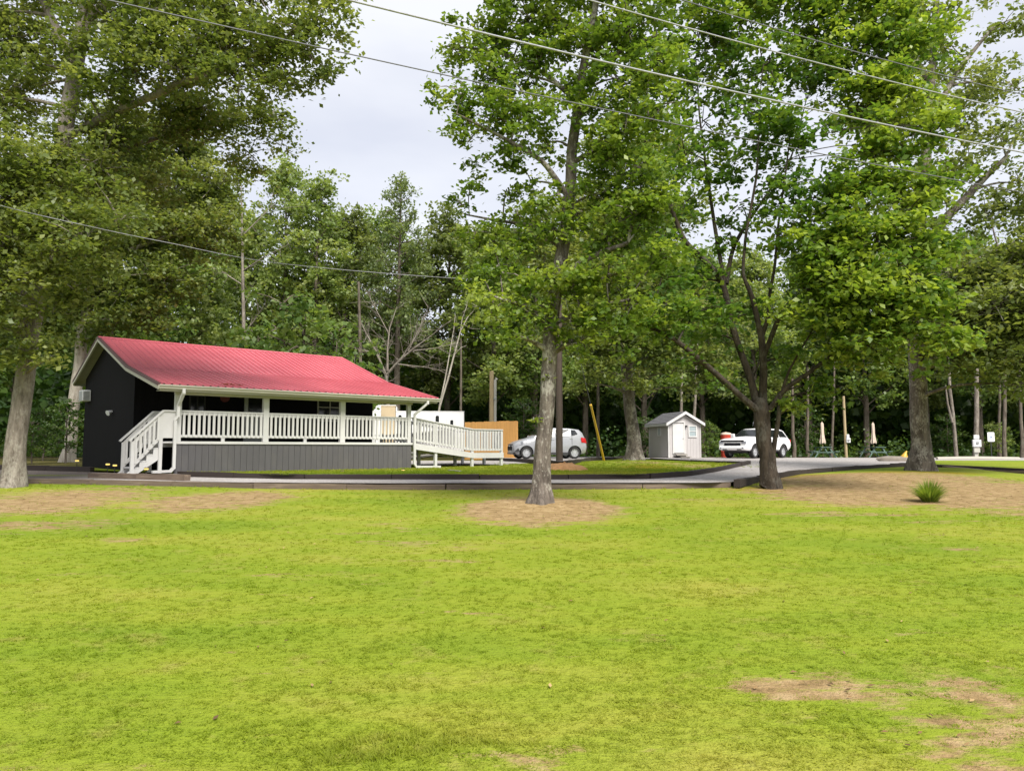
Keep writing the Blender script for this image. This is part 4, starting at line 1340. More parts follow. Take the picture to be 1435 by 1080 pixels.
# ------------------------------------------------------------------ grey shed with steps
sb_ = R(13)
sp0 = P(937, 636, 49.6)
shed = thing('garden_shed', (sp0.x, sp0.y, float(gravel_z(sp0.x, 49)) - 0.02), 'small grey gabled shed with white door and wooden steps', 'shed', sb_)
SWd, SDp, SH, SRg, FL = 2.25, 3.1, 2.22, 2.86, 0.36
m = MB()
m.prism([(0, 0.05), (SWd, 0.0), (SWd, SH), (SWd / 2, SRg - .04), (0, SH)], 'y', 0, SDp)
sw = m.obj('wall', M['shed'], shed)
gb = MB().box(-.01, .01, -.012, 0, 0, 1).mesh('siding_batten', M['shed'])
for i in range(11):
    x = 0.1 + i * 0.205
    h0 = 2.45 if 0.40 < x < 1.10 else 0.05
    link('siding_batten', gb, sw, (x, -.001, h0), None, (1, 1, (SH + (SRg - SH) * (1 - abs(x - SWd / 2) / (SWd / 2)) - .12) - h0))
for i in range(14):
    link('siding_batten', gb, sw, (-.001, 0.15 + i * 0.21, 0.06), (0, 0, R(-90)), (1, 1, SH - .15))
rf = MB().prism([(-.20, SH - .03), (SWd / 2, SRg + .09), (SWd + .20, SH - .03), (SWd + .20, SH + .04), (SWd / 2, SRg + .16), (-.20, SH + .04)], 'y', -.22, SDp + .2).obj('roof', M['shingle'], shed)
for i in range(7):
    f0, f1 = i / 7, (i + 1) / 7
    for s in (0, 1):
        xa, xb = (-.21 + f0 * (SWd / 2 + .21)), (-.21 + f1 * (SWd / 2 + .21))
        za, zb = SH + .035 + f0 * (SRg + .12 - SH), SH + .035 + f1 * (SRg + .12 - SH)
        if s: xa, xb = SWd - xa, SWd - xb
        MB().prism([(xa, za), (xb, zb - .004), (xb, zb + .012), (xa, za + .030)], 'y', -.225, SDp + .205).obj('shingle_course', M['shingle'], rf)
for a, b in (((-.21, SH - .0), (SWd / 2, SRg + .12)), ((SWd / 2, SRg + .12), (SWd + .21, SH))):
    MB().prism([(a[0], a[1] - .14), (b[0], b[1] - .14), (b[0], b[1] + .045), (a[0], a[1] + .045)], 'y', -.26, -.229).obj('barge_board', M['white'], shed)
MB().box(-.235, -.205, -.23, SDp + .2, SH - .14, SH + .03).obj('eave_board', M['white'], shed)
for x, y in ((-.02, -.02), (SWd - .06, -.02), (-.02, SDp - .06)):
    MB().box(x, x + .08, y, y + .08, .05, SH - .03).obj('corner_board', M['shed'] if x > 0 else M['white'], shed)
dr = MB().box(.36, 1.06, -.045, -.003, FL, FL + 1.86).obj('door', M['white'], shed)
MB().box(.28, .355, -.06, -.004, FL - .05, FL + 1.94).obj('door_frame', M['white'], dr)
MB().box(1.065, 1.14, -.06, -.004, FL - .05, FL + 1.94).obj('door_frame', M['white'], dr)
MB().box(.28, 1.14, -.062, -.006, FL + 1.942, FL + 2.02).obj('door_frame', M['white'], dr)
MB().lathe([(.001, -.09), (.03, -.08), (.03, -.046), (.001, -.046)], 10, (1.0, 0, FL + .92), 'y').obj('handle', M['metal'], dr)
window(shed, 1.38, 1.98, 1.36, 2.14, -.002, M['white'], M['glass_pale'], 0, 1, .075)
w2 = MB()
ws = window(shed, -.9, -.42, 1.45, 2.05, -.002, M['white'], M['glass_pale'], 1, 0, .06)
ws.rotation_euler = (0, 0, R(-90)); ws.location = (0, .9 - .9 + .7, 0)
MB().box(1.17, 1.27, -.14, -.004, 2.00, 2.12).obj('porch_light', M['dark'], shed)
stp = MB().box(.34, 1.10, -.36, -.07, FL - .12, FL - .06).obj('steps', M['deck'], shed)
for i in range(3):
    MB().box(.40 + .16 * i, 1.14 + .14 * i, -.42 - .22 * i, -.20 - .22 * i, FL - .17 - .10 * i, FL - .125 - .10 * i).obj('tread', M['deck'], stp)
    MB().box(.42 + .16 * i, 1.12 + .14 * i, -.22 - .22 * i, -.19 - .22 * i, FL - .27 - .1 * i, FL - .175 - .1 * i).obj('riser', M['dark'], stp)
MB().box(.05, SWd - .05, .05, SDp - .05, -.05, .12).obj('base', M['newwood'], shed)

# ------------------------------------------------------------------ white trailer and plank fence behind the ramp
tl = P(650, 640, 45.0)
tl_r = R(7)
TLn, TH, TW = 9.0, 2.75, 2.4
tr_ = thing('trailer', (tl.x, tl.y, 1.0), 'long white travel trailer behind the porch with rounded black windows', 'trailer', tl_r)
prof = [(0, .55), (0, TH - .06), (-.06, TH), (-TLn + 1.1, TH), (-TLn + .25, TH - .7), (-TLn, .9), (-TLn + .3, .55)]
m = MB().prism([(x, z) for x, z in prof], 'y', 0, TW)
bodyt = m.obj('body', M['trailer'], tr_, bevel=.02)
MB().prism([(0.01, TH - .02), (-TLn + 1.1, TH - .02), (-TLn + 1.1, TH + .03), (0.01, TH + .03)], 'y', -.015, TW + .015).obj('roof', M['plastic_white'], tr_)
def rounded(x0, x1, z0, z1, r):
    return [(x0 + r + r * math.cos(a), z0 + r + r * math.sin(a)) for a in np.linspace(math.pi, 1.5 * math.pi, 4)] + [(x1 - r + r * math.cos(a), z0 + r + r * math.sin(a)) for a in np.linspace(1.5 * math.pi, 2 * math.pi, 4)] + \
           [(x1 - r + r * math.cos(a), z1 - r + r * math.sin(a)) for a in np.linspace(0, .5 * math.pi, 4)] + [(x0 + r + r * math.cos(a), z1 - r + r * math.sin(a)) for a in np.linspace(.5 * math.pi, math.pi, 4)]
for cx, z0, z1, w in ((-1.55, 1.98, 2.52, .20), (-3.70, 2.02, 2.54, .18), (-6.0, 1.95, 2.5, .3)):
    MB().prism(rounded(cx - w / 2, cx + w / 2, z0, z1, .07), 'y', -.03, -.002).obj('window', M['glass'], tr_)
MB().box(-.04, -.0, -.012, -.001, .6, TH - .08).obj('corner_trim', M['plastic_white'], tr_)
td = MB().box(-1.02, -.44, -.03, -.002, .72, 2.42).obj('door', M['plastic_white'], tr_, bevel=.008)
MB().prism(rounded(-.80, -.63, 1.72, 2.26, .05), 'y', -.045, -.031).obj('pane', M['glass'], td)
for z in (.72, 1.35): MB().box(-TLn + .4, -.1, -.010, -.001, z, z + .03).obj('trim_strip', M['metal'], tr_)
for x in (-3.9, -4.75):
    wt = MB().lathe([(.001, -.1), (.2, -.1), (.34, -.1), (.36, -.05), (.36, .1), (.001, .1)], 20, axis='y').obj('wheel', M['tyre'], tr_, 40, loc=(x, .14, .36))
    MB().lathe([(.001, -.115), (.19, -.115), (.20, -.102)], 16, axis='y').obj('rim', M['rim'], wt)
for x in (-.4, -TLn + 1.0): MB().box(x - .05, x + .05, .3, .4, 0, .56).obj('jack', M['dark'], tr_)
tp0 = P(543, 600, 41.5)
pn = thing('storage_box', (tp0.x, tp0.y, 0.98), 'tan box standing between the cabin end and the white trailer', 'box', R(5))
MB().box(-.36, .40, 0, .7, 0, 2.90).obj('box_body', M['tan'], pn, bevel=.01)
MB().box(-.38, .42, -.02, .72, 2.902, 2.94).obj('lid', M['tan'], pn)
MB().box(-.30, .34, -.012, -.002, .1, 2.8).obj('door', M['tan'], pn)
tn0 = P(541, 600, 46.6)
ca = thing('camper', (tn0.x, tn0.y, 0.98), 'taller white camper end showing above the tan box', 'camper', R(6))
MB().box(-.75, .62, 0, 2.6, .5, 3.22).obj('body', M['trailer'], ca, bevel=.06)
MB().box(-.05, .0, -.012, -.002, .6, 3.1).obj('corner_trim', M['metal'], ca)
MB().box(-.7, .57, .05, 2.5, 3.222, 3.26).obj('roof', M['plastic_white'], ca)
for y in (.5, 2.0): MB().lathe([(.001, -.1), (.30, -.1), (.33, 0), (.30, .1), (.001, .1)], 18, (-.2, y, .33), 'y').obj('wheel', M['tyre'], ca, 40)

f0, f1 = P(651, 640, 43.2), P(724, 640, 41.0)
fd = (f1 - f0); fd.z = 0
fence = thing('plank_fence', (f0.x, f0.y, 1.0), 'orange new pine plank fence between the ramp and the silver hatchback', 'fence', math.atan2(fd.y, fd.x))
n = 21
pk = MB().box(0.002, fd.length / n - .002, 0, .02, 0, 2.08).mesh('plank', M['newwood'])
rnd = random.Random(3)
for i in range(n):
    link('plank', pk, fence, (i * fd.length / n, rnd.uniform(-.004, .004), rnd.uniform(-.015, .015)))
for z in (.35, 1.55): MB().box(0, fd.length, .026, .07, z, z + .09).obj('fence_rail', M['newwood'], fence)
for x in (.04, fd.length / 2, fd.length - .12): MB().box(x, x + .09, .072, .16, 0, 2.06).obj('fence_post', M['newwood'], fence)

# ------------------------------------------------------------------ poles, guy guard, meters
def pole(name, label, loc, h, r, mat, cat='pole', lean=(0, 0)):
    root = thing(name, loc, label, cat)
    MB().tube([(0, 0, -.1), (lean[0] * .5, lean[1] * .5, h * .5), (lean[0], lean[1], h)], [r, r * .92, r * .84], 12).obj('shaft', mat, root, 40)
    return root


pb_ = G(783.5, 653, lambda x, y: float(site_z(x, y)))
pl1 = pole('utility_pole', 'dark brown utility pole rising just right of the middle oak trunk', (pb_.x, pb_.y, pb_.z), 8.6, .125, M['pole'])
MB().tube([(.13, -.02, 0.0), (.12, -.02, 6.5)], .022, 6).obj('conduit', M['pole'], pl1)
MB().box(-.06, .06, -.16, -.10, 7.7, 7.9).obj('cable_bracket', M['metal'], pl1)
MB().tube([(0, 0, 8.58), (0, 0, 8.66)], [.10, .03], 10).obj('pole_cap', M['metal'], pl1)
mh = G(786, 659, lambda x, y: float(site_z(x, y)))
V, F = [], []
rr = np.random.default_rng(3)
nn = 26
for j in range(7):
    for i in range(nn):
        a = 2 * np.pi * i / nn; q = j / 6
        rad = .85 * q * (1 + .12 * math.sin(3 * a + 1) + .06 * rr.normal())
        V.append((rad * math.cos(a), rad * .8 * math.sin(a), .24 * (1 - q * q) + .02 * rr.normal() * (q < .95) - .03 * (q > .9)))
for j in range(6):
    for i in range(nn): F.append((j * nn + i, (j + 1) * nn + i, (j + 1) * nn + (i + 1) % nn, j * nn + (i + 1) % nn))
hp = MB().add(V, F).obj('straw_heap', M['straw'], None, 60, loc=(mh.x + .12, mh.y + .35, mh.z))
tag(hp, 'low heap of orange straw at the foot of the dark utility pole', 'straw heap')
gt, gb2 = P(788, 400, 29.9), P(846.5, 641, 37.5)
gb2.z = 1.0
gw = thing('guy_wire', (gb2.x, gb2.y, gb2.z), 'leaning yellow guy wire guard left of the big oak behind the island', 'guy wire')
v0 = Vector((0, 0, 0)); v1 = gt - gb2
MB().tube([v0, v1], .010, 5).obj('wire', M['wire'], gw)
MB().tube([v1 * .0, v1 * .36], [.058, .050], 10).obj('guard', M['yellow'], gw, 40)
MB().tube([v1 * .355, v1 * .368], [.056, .056], 10).obj('guard_cap', M['yellow'], gw, 40)

sp2 = P(690.5, 592, 46.0)
stub = thing('service_pole', (sp2.x, sp2.y, 0.98), 'short pale wooden service pole with grey conduit above the plank fence', 'pole')
hS = P(690, 520, 46.0).z - .98
MB().tube([(-.07, 0, 0), (-.07, 0, hS)], [.15, .13], 12).obj('shaft', M['palepole'], stub, 40)
MB().tube([(.14, -.03, 0), (.14, -.03, hS - .55), (.20, -.03, hS - .45), (.26, -.05, hS - .52)], .085, 10).obj('conduit', M['conduit'], stub, 40)
MB().box(.05, .2, -.16, -.10, hS - 1.7, hS - 1.6).obj('pipe_strap', M['metal'], stub)
MB().box(-.15, .26, -.26, -.13, 1.3, 1.9).obj('meter_box', M['conduit'], stub, bevel=.02)

mp_ = P(1186, 641, 52.6)
mt = pole('meter_pole', 'thin pale pole with two white meter boxes between the folded umbrellas', (mp_.x, mp_.y, .99), 4.2, .10, M['palepole'], lean=(-.05, 0))
MB().box(-.02, .24, -.22, -.08, 1.02, 1.34).obj('meter_box', M['plastic_white'], mt, bevel=.02)
MB().box(.0, .18, -.20, -.08, .62 + .72, 1.58).obj('fuse_box', M['plastic_white'], mt, bevel=.03)
MB().lathe([(.001, -.06), (.08, -.05), (.09, 0), (.001, 0)], 14, (.11, -.22, 1.2), 'y').obj('meter_dial', M['metal'], mt, 40)
mp2 = P(1368, 641, 50.5)
mt2 = thing('power_pedestal', (mp2.x, mp2.y, 1.0), 'white power pedestal with meter at the foot of a pale trunk', 'power pedestal')
MB().box(-.10, .10, -.05, .05, -.05, 1.5).obj('post', M['conduit'], mt2)
MB().box(-.26, .26, -.22, -.052, .72, 1.18).obj('meter_box', M['plastic_white'], mt2, bevel=.02)
MB().box(-.17, .17, -.18, -.052, 1.23, 1.48).obj('fuse_box', M['plastic_white'], mt2, bevel=.02)
MB().box(-.20, .20, -.16, -.052, .35, .66).obj('outlet_box', M['conduit'], mt2, bevel=.02)
MB().lathe([(.001, -.06), (.10, -.05), (.11, 0), (.001, 0)], 14, (0, -.22, .98), 'y').obj('meter_dial', M['metal'], mt2, 40)

sg_ = P(1390, 641, 51.0)
sg = thing('parking_sign', (sg_.x, sg_.y, 1.0), 'small white rounded sign on a dark post before the right woods', 'sign')
MB().box(-.025, .025, 0, .04, -.05, 1.55).obj('sign_post', M['dark'], sg)
pz = P(1390, 612, 51.0).z - 1.0
plate = MB().prism(rounded(-.23, .23, pz - .31, pz + .31, .06), 'y', -.022, -.002).obj('sign_panel', M['plastic_white'], sg)
gl = MB().lathe([(.045, -.028), (.075, -.028), (.075, -.0235), (.045, -.0235)], 18, (0, 0, pz - .06), 'y')
gl.box(-.03, .0, -.028, -.0235, pz + .0, pz + .10)
gl.box(-.03, .06, -.0275, -.0232, pz + .0, pz + .025)
gl.lathe([(.001, -.028), (.024, -.028), (.024, -.0235)], 12, (-.015, 0, pz + .14), 'y')
gl.obj('sign_symbol', M['blueglyph'], plate)
MB().box(-.025, .025, -.002, .0, pz - .35, pz + .35).obj('sign_backing', M['dark'], sg)

# ------------------------------------------------------------------ picnic tables with folded umbrellas
def picnic(px, Y, label_t, label_u, s):
    c = P(px, 641, Y); c.z = .99
    t_ = thing('picnic_table', c, label_t, 'picnic table', R(s), 'picnic tables before the woods')
    top = MB().box(-.86, .86, -.36, .36, .68, .70).obj('tabletop', M['tablegreen'], t_)
    bd = MB().box(-.90, .90, -.065, .065, .702, .74).mesh('board', M['tablegreen'])
    for i in range(5): link('board', bd, top, (0, -.30 + i * .15, 0))
    for y in (-.72, .72): MB().box(-.90, .90, y - .14, y + .14, .41, .45).obj('bench', M['tablegreen'], t_)
    for x in (-.62, .62):
        for s_ in (1, -1):
            MB().bar((x, s_ * .72, 0), (x, s_ * .26, .68), .06, .08).obj('leg', M['tablegreen'], t_)
        MB().box(x - .03, x + .03, -.84, .84, .33, .405).obj('cross_beam', M['tablegreen'], t_)
    u_ = thing('umbrella', (c.x, c.y, c.z), label_u, 'umbrella', 0, 'folded umbrellas over picnic tables')
    MB().tube([(0, 0, .02), (0, 0, 2.50)], .022, 8).obj('umbrella_pole', M['palepole'], u_)
    MB().lathe([(.001, .0), (.2, .01), (.2, .05), (.03, .07)], 14).obj('umbrella_base', M['dark'], u_)
    cp = MB()
    for j, (z, r_) in enumerate([(.98, .21), (1.10, .235), (1.35, .17), (1.7, .12), (2.1, .115), (2.35, .10), (2.45, .03)]):
        for i in range(24):
            a = 2 * math.pi * i / 24
            rr_ = .78 * r_ * (1 + .22 * math.cos(6 * a + j * .25))
            cp.v.append((rr_ * math.cos(a), rr_ * math.sin(a), z + .04 * math.sin(3 * a) * (j == 0)))
    for j in range(6):
        for i in range(24): cp.f.append((j * 24 + i, j * 24 + (i + 1) % 24, (j + 1) * 24 + (i + 1) % 24, (j + 1) * 24 + i))
    cp.obj('canopy', M['umbrella'], u_, 50)
    MB().lathe([(.135, 1.33), (.145, 1.36), (.135, 1.40)], 14).obj('tie', M['umbrella'], u_)


picnic(1153.5, 53.5, 'green picnic table left of the meter pole', 'folded beige umbrella left of the meter pole', 84)
picnic(1225, 54.5, 'green picnic table between the meter pole and the right oak', 'folded beige umbrella nearer the right oak trunk', 95)
rp_ = P(1017.5, 622, 53.5)
dm = thing('drum', (rp_.x, rp_.y, .99), 'tall red drum with a pale lid behind the white truck hood', 'drum')
MB().lathe([(.001, 0), (.36, 0), (.37, .05), (.36, .4), (.38, .42), (.36, .45), (.36, 1.55), (.37, 1.58), (.001, 1.58)], 20).obj('drum_body', M['red'], dm, 40)
MB().lathe([(.001, 1.583), (.37, 1.583), (.34, 1.70), (.001, 1.76)], 20).obj('lid', M['umbrella'], dm, 40)
# slab and yellow bundle left of the right oak
sl = G(1255, 646, lambda x, y: float(gravel_z(x, y)))
V = []
rr = random.Random(5)
stn = MB()
for j, (z, r_) in enumerate([(0, .95), (.10, 1.0), (.20, .9), (.24, .5)]):
    for i in range(14):
        a = 2 * math.pi * i / 14
        stn.v.append((r_ * .9 * math.cos(a) * rr.uniform(.9, 1.1), r_ * .42 * math.sin(a) * rr.uniform(.9, 1.1), z + rr.uniform(-.015, .015)))
for j in range(3):
    for i in range(14): stn.f.append((j * 14 + i, j * 14 + (i + 1) % 14, (j + 1) * 14 + (i + 1) % 14, (j + 1) * 14 + i))
stn.f.append(tuple(3 * 14 + i for i in range(14)))
o = stn.obj('stone_slab', M['rock'], None, 40, loc=(sl.x, sl.y, sl.z))
tag(o, 'flat grey brown slab on the drive left of the right oak', 'slab')
yb = MB()
for j, (z, r_, ox) in enumerate([(0, .24, 0), (.12, .27, 0), (.25, .18, .03), (.40, .10, .10), (.50, .07, .17), (.56, .02, .2)]):
    for i in range(12):
        a = 2 * math.pi * i / 12
        yb.v.append((ox + r_ * math.cos(a) * rr.uniform(.85, 1.15), r_ * math.sin(a) * rr.uniform(.85, 1.15), z))
for j in range(5):
    for i in range(12): yb.f.append((j * 12 + i, j * 12 + (i + 1) % 12, (j + 1) * 12 + (i + 1) % 12, (j + 1) * 12 + i))
ye = P(1266, 644, sl.y - .1)
yb.v = [(x * .72, y * .72, z * .72) for x, y, z in yb.v]
o = yb.obj('yellow_bundle', M['yellow'], None, 50, loc=(ye.x, ye.y - .05, sl.z + .10))
tag(o, 'yellow bundle on the grey slab beside the right oak trunk', 'bundle')

# ------------------------------------------------------------------ small garden lights
for (px, py, zf, lab) in ((108, 645.5, lambda x, y: 1.19, 'low glowing garden light farthest left beside the gable wall'),
                          (151, 650.5, lambda x, y: 1.11, 'small dim garden light just left of its brighter neighbour by the steps'),
                          (161, 652, lambda x, y: 1.09, 'bright garden light at the foot of the porch steps'),
                          (205, 657, lambda x, y: 1.02, 'garden light glowing beneath the porch steps'),
                          (379, 662.5, lambda x, y: .86, 'garden light before the grey skirting under the second porch post'),
                          (480, 661, lambda x, y: .87, 'garden light before the grey skirting under the third porch post'),
                          (565, 659, lambda x, y: .88, 'garden light before the skirting beside the right downspout')):
    g = G(px, py, zf)
    g.z -= .07
    st_ = .05 if px > 300 else g.z + .075 - .86
    t_ = thing('garden_light', (g.x, g.y, g.z), lab, 'garden light', 0, 'garden lights round the cabin')
    MB().tube([(0, 0, .05 - st_ - .08), (0, 0, .05)], .012, 6).obj('stake', M['dark'], t_)
    MB().lathe([(.001, .05), (.055, .05), (.062, .075), (.05, .095), (.001, .095)], 12).obj('lens', M['glow'], t_, 40)
    MB().lathe([(.001, .12), (.04, .118), (.072, .10), (.072, .096), (.001, .096)], 12).obj('cap', M['dark'], t_, 40)
hs = [P(620, 656.5, 30.0), P(634, 658.0, 29.4), P(646, 660.2, 28.8)]
ho = MB().bar(G(629, 658.6, lambda x, y: float(site_z(x, y)) + .03), G(645, 660.2, lambda x, y: float(site_z(x, y)) + .03), .07, .04).obj('board_offcut', M['palelog'], None)
tag(ho, 'thin pale board lying in the grass by the right downspout', 'board')

# ------------------------------------------------------------------ overhead cables
def cable(name, label, a, b, r_, mat, sag=.25, ext=2.0, twist=False):
    a, b = Vector(a), Vector(b)
    d = b - a
    pts = []
    for i in range(61):
        t_ = -ext + (1 + 2 * ext) * i / 60
        p = a + d * t_
        p.z += sag * ((t_ - .5) ** 2 - .25)
        pts.append(p)
    V, F = tube_np(pts, r_, 6)
    o = link(name, mesh_np(name, V, F, mat, True))
    return tag(o, label, 'cable', 'overhead cables')


cable('power_cable', 'thin dark overhead cable, lowest of the four crossing the treetops', P(150, 0, 9.5), P(1435, 270, 16.5), .009, M['wire'], .35)
cable('power_cable', 'thickest pale grey overhead cable crossing the sky gap', P(487, 0, 9.3), P(1435, 214, 14.5), .014, M['wire_pale'], .30)
cable('power_cable', 'thin pale overhead cable just above the thickest one', P(825, 0, 10), P(1435, 158, 13.5), .010, M['wire_pale'], .25)
cable('power_cable', 'thin overhead cable nearest the top right corner', P(955, 0, 10.5), P(1435, 133, 13.0), .008, M['wire'], .25)
kp = [P(-260, 215, 9), P(0, 288, 13.5), P(115, 315, 15.6), P(230, 339, 18), P(400, 370, 22), P(640, 390, 27.3), P(781, 394, 29.6)]
sm = []
for i in range(len(kp) - 1):
    p0, p1, p2, p3 = kp[max(0, i - 1)], kp[i], kp[i + 1], kp[min(len(kp) - 1, i + 2)]
    for j in range(8):
        t_ = j / 8
        sm.append(.5 * ((2 * p1) + (p2 - p0) * t_ + (2 * p0 - 5 * p1 + 4 * p2 - p3) * t_ ** 2 + (3 * p1 - p0 - 3 * p2 + p3) * t_ ** 3))
sm.append(kp[-1])
sd_ = MB().tube(sm, .0085, 6).obj('service_drop', M['wire_pale'], None, 60)
tag(sd_, 'sagging pale twisted service cable running from upper left to the dark pole', 'cable', 'overhead cables')

# ------------------------------------------------------------------ trees
def leaf_quads(C, size, rng, up=0.55, droop=0.25, tone=None, ratio=0.62):
    """diamond leaves at centres C; returns verts, faces, tone"""
    n = len(C)
    ax = rng.normal(size=(n, 3)); ax[:, 2] = ax[:, 2] * 0.55 - droop
    ax /= np.linalg.norm(ax, axis=1)[:, None]
    nr = rng.normal(size=(n, 3)); nr[:, 2] += up * 2.2
    sd = np.cross(ax, nr); sd /= np.linalg.norm(sd, axis=1)[:, None] + 1e-9
    nn = np.cross(sd, ax)
    L = size * rng.uniform(0.6, 1.25, n)[:, None]
    Wd = L * ratio * 0.56
    b = C - ax * L * 0.5
    V = np.stack([b, b + ax * L * 0.48 + sd * Wd + nn * Wd * 0.25, b + ax * L, b + ax * L * 0.48 - sd * Wd + nn * Wd * 0.25], 1).reshape(-1, 3)
    F = np.arange(4 * n).reshape(-1, 4)
    if tone is None: tone = np.full(n, 0.5)
    return V, F, np.repeat(np.clip(tone, 0, 1), 4)


def bezier(a, b, bend, n=6):
    a, b = np.asarray(a, float), np.asarray(b, float)
    m = (a + b) / 2 + bend
    t = np.linspace(0, 1, n)[:, None]
    return (1 - t) ** 2 * a + 2 * t * (1 - t) * m + t * t * b


class TubeSet:
    def __init__(self): self.V, self.F, self.n = [], [], 0

    def add(self, pts, rad, n=6):
        V, F = tube_np(pts, rad, n)
        self.V.append(V); self.F.append(F + self.n); self.n += len(V)

    def get(self):
        return np.concatenate(self.V), np.concatenate(self.F)


def crown(blobs, size, rng, per_cluster=22, density=7.0, sig=(0.26, 0.26, 0.15), tubes=None, tone_shift=0.0, tone_noise=0.15, twig=0.012, up=0.95):
    """blobs: (centre, rx, ry, rz[, tone, weight]); leaves gathered into small sprays through each blob's volume"""
    Vs, Fs, Ts, off = [], [], [], 0
    for bl_ in blobs:
        c, rx, ry, rz = bl_[:4]
        tb = bl_[4] if len(bl_) > 4 else 0.0
        wt = bl_[5] if len(bl_) > 5 else 1.0
        vol = 4.19 * rx * ry * rz
        k = 1 if wt < 0 else max(3, int(density * wt * vol ** 0.80))
        d = rng.normal(size=(k, 3)); d /= np.linalg.norm(d, axis=1)[:, None]
        r = rng.random(k) ** 0.42
        rx, ry, rz = rx * 1.16, ry * 1.16, rz * 1.2
        P_ = np.asarray(c) + d * r[:, None] * np.array([rx, ry, rz]) * (1 + 0.19 * rng.normal(size=(k, 1)))
        ct = rng.normal(0, 0.19, k) + tb + rng.normal(0, 0.07) + 0.16 * d[:, 2]  # tone rises towards each blob's top: light from above painted into leaf colour
        m = np.maximum(4, rng.poisson(per_cluster if wt > 0 else 9, k))
        idx = np.repeat(np.arange(k), m)
        sg = np.array(sig) * rng.uniform(0.5, 1.15, (k, 1)) * (1 if wt > 0 else .35)
        C = P_[idx] + rng.normal(size=(len(idx), 3)) * sg[idx]
        C[:, 2] -= 0.10 * (np.abs(C[:, :2] - P_[idx][:, :2]).sum(1))
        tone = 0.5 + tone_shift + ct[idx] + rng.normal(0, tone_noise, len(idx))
        V, F, T = leaf_quads(C, size, rng, up, 0.25, tone)
        Vs.append(V); Fs.append(F + off); Ts.append(T); off += len(V)
        if tubes is not None and twig > 0:
            for q in P_[:: 2]:
                tubes.add(bezier(np.asarray(c) + rng.normal(size=3) * 0.1 * rx, q, np.array([0, 0, 0.12]), 3), np.array([twig * 1.7, twig * 1.1, twig * 0.4]), 3)
    return np.concatenate(Vs), np.concatenate(Fs), np.concatenate(Ts)


def tri_split(V, F):
    return V, F


def build_tree(name, label, base, limbs, blobs, bark_m, leaf_m, size, seed, group=None, cat='tree', root_flare=True, flare=1.7, nsides=14, **kw):
    """limbs: list of (points, radii) in world space; first is the trunk"""
    rng = np.random.default_rng(seed)
    base = np.array(base, float)
    root = thing(name, tuple(base), label, cat, 0, group)
    ts = TubeSet()
    for i, (pts, rad) in enumerate(limbs):
        pts = np.asarray([tuple(p) for p in pts], float) - base
        rad = np.asarray(rad, float)
        # smooth resample
        m = max(8, 5 * len(pts)) if i else max(16, 7 * len(pts))
        d = np.r_[0, np.cumsum(np.linalg.norm(np.diff(pts, axis=0), axis=1))]
        s = np.linspace(0, d[-1], m)
        q = np.stack([np.interp(s, d, pts[:, j]) for j in range(3)], 1)
        for _ in range(2):
            q[1:-1] = (q[:-2] + 2 * q[1:-1] + q[2:]) / 4
        r_ = np.interp(s, d, rad)
        wob = rng.normal(size=q.shape)
        for _ in range(5): wob[1:-1] = (wob[:-2] + wob[1:-1] + wob[2:]) / 3
        wob *= (r_ * 0.22)[:, None]; wob[0] = 0; wob[-1] = 0
        q = q + wob
        if i == 0 and root_flare:
            r_ = r_ * (1 + (flare - 1) * np.exp(-s / (rad[0] * 1.3)))
        ns = nsides if i == 0 else max(6, nsides - 5)
        V, F = tube_np(q, r_, ns)
        if i == 0:
            a = np.arange(ns) * 2 * np.pi / ns
            lob = 1 + 0.17 * np.cos(5 * a + seed)[None, :] * np.exp(-s / (rad[0] * 1.6))[:, None] + 0.012 * rng.normal(size=(m, ns))
            V = (V.reshape(m, ns, 3) - q[:, None]) * lob[..., None] + q[:, None]
            V = V.reshape(-1, 3)
            V[:ns, 2] -= 0.08
        ts.V.append(V); ts.F.append(F + ts.n); ts.n += len(V)
    # branch from the nearest lower limb point to every blob
    allp = np.concatenate([np.asarray([tuple(p) for p in np.asarray([tuple(x) for x in l[0]], float)], float) for l in limbs])
    dense = []
    for pts, rad in limbs:
        p = np.asarray([tuple(x) for x in pts], float); r_ = np.asarray(rad, float)
        t = np.linspace(0, len(p) - 1, 14 * len(p))
        dense.append(np.stack([np.interp(t, np.arange(len(p)), p[:, j]) for j in range(3)] + [np.interp(t, np.arange(len(p)), r_)], 1))
    dense = np.concatenate(dense)
    ctr = [np.asarray(tuple(b[0]), float) for b in blobs]
    for b, c in zip(blobs, ctr):
        dv = c - dense[:, :3]
        score = np.linalg.norm(dv, axis=1) + 1.2 * np.maximum(0, -dv[:, 2] + 0.2) + 0.0
        j = int(np.argmin(score))
        a = dense[j, :3]
        L = np.linalg.norm(c - a)
        if L < 0.2: continue
        r0 = min(dense[j, 3] * 0.55, 0.022 + 0.016 * L)
        pts = bezier(a, c, np.array([0, 0, 0.12 * L]) + rng.normal(size=3) * 0.06 * L, 7) - base
        ts.add(pts, np.linspace(r0, 0.012, 7), 6)
    rel = [(np.asarray(tuple(b[0]), float) - base,) + tuple(b[1:]) for b in blobs]
    V, F, T = crown(rel, size, rng, tubes=ts, **kw)
    tv, tf = ts.get()
    link('trunk', mesh_np('trunk', tv, tf, bark_m, True), root)
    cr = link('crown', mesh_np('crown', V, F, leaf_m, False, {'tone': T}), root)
    cr['kind'] = 'stuff'
    return root


def B(px, py, Y, r, rz=None, tone=0.0, w=1.0, ry=None):
    return (tuple(P(px, py, Y)), r, ry or r, rz or r * 0.72, tone, w)


def LM(Yp, *pts):
    """limb given as (px, py, dY, radius)"""
    return ([tuple(P(px, py, Yp + dy)) for px, py, dy, r in pts], [r for *_, r in pts])


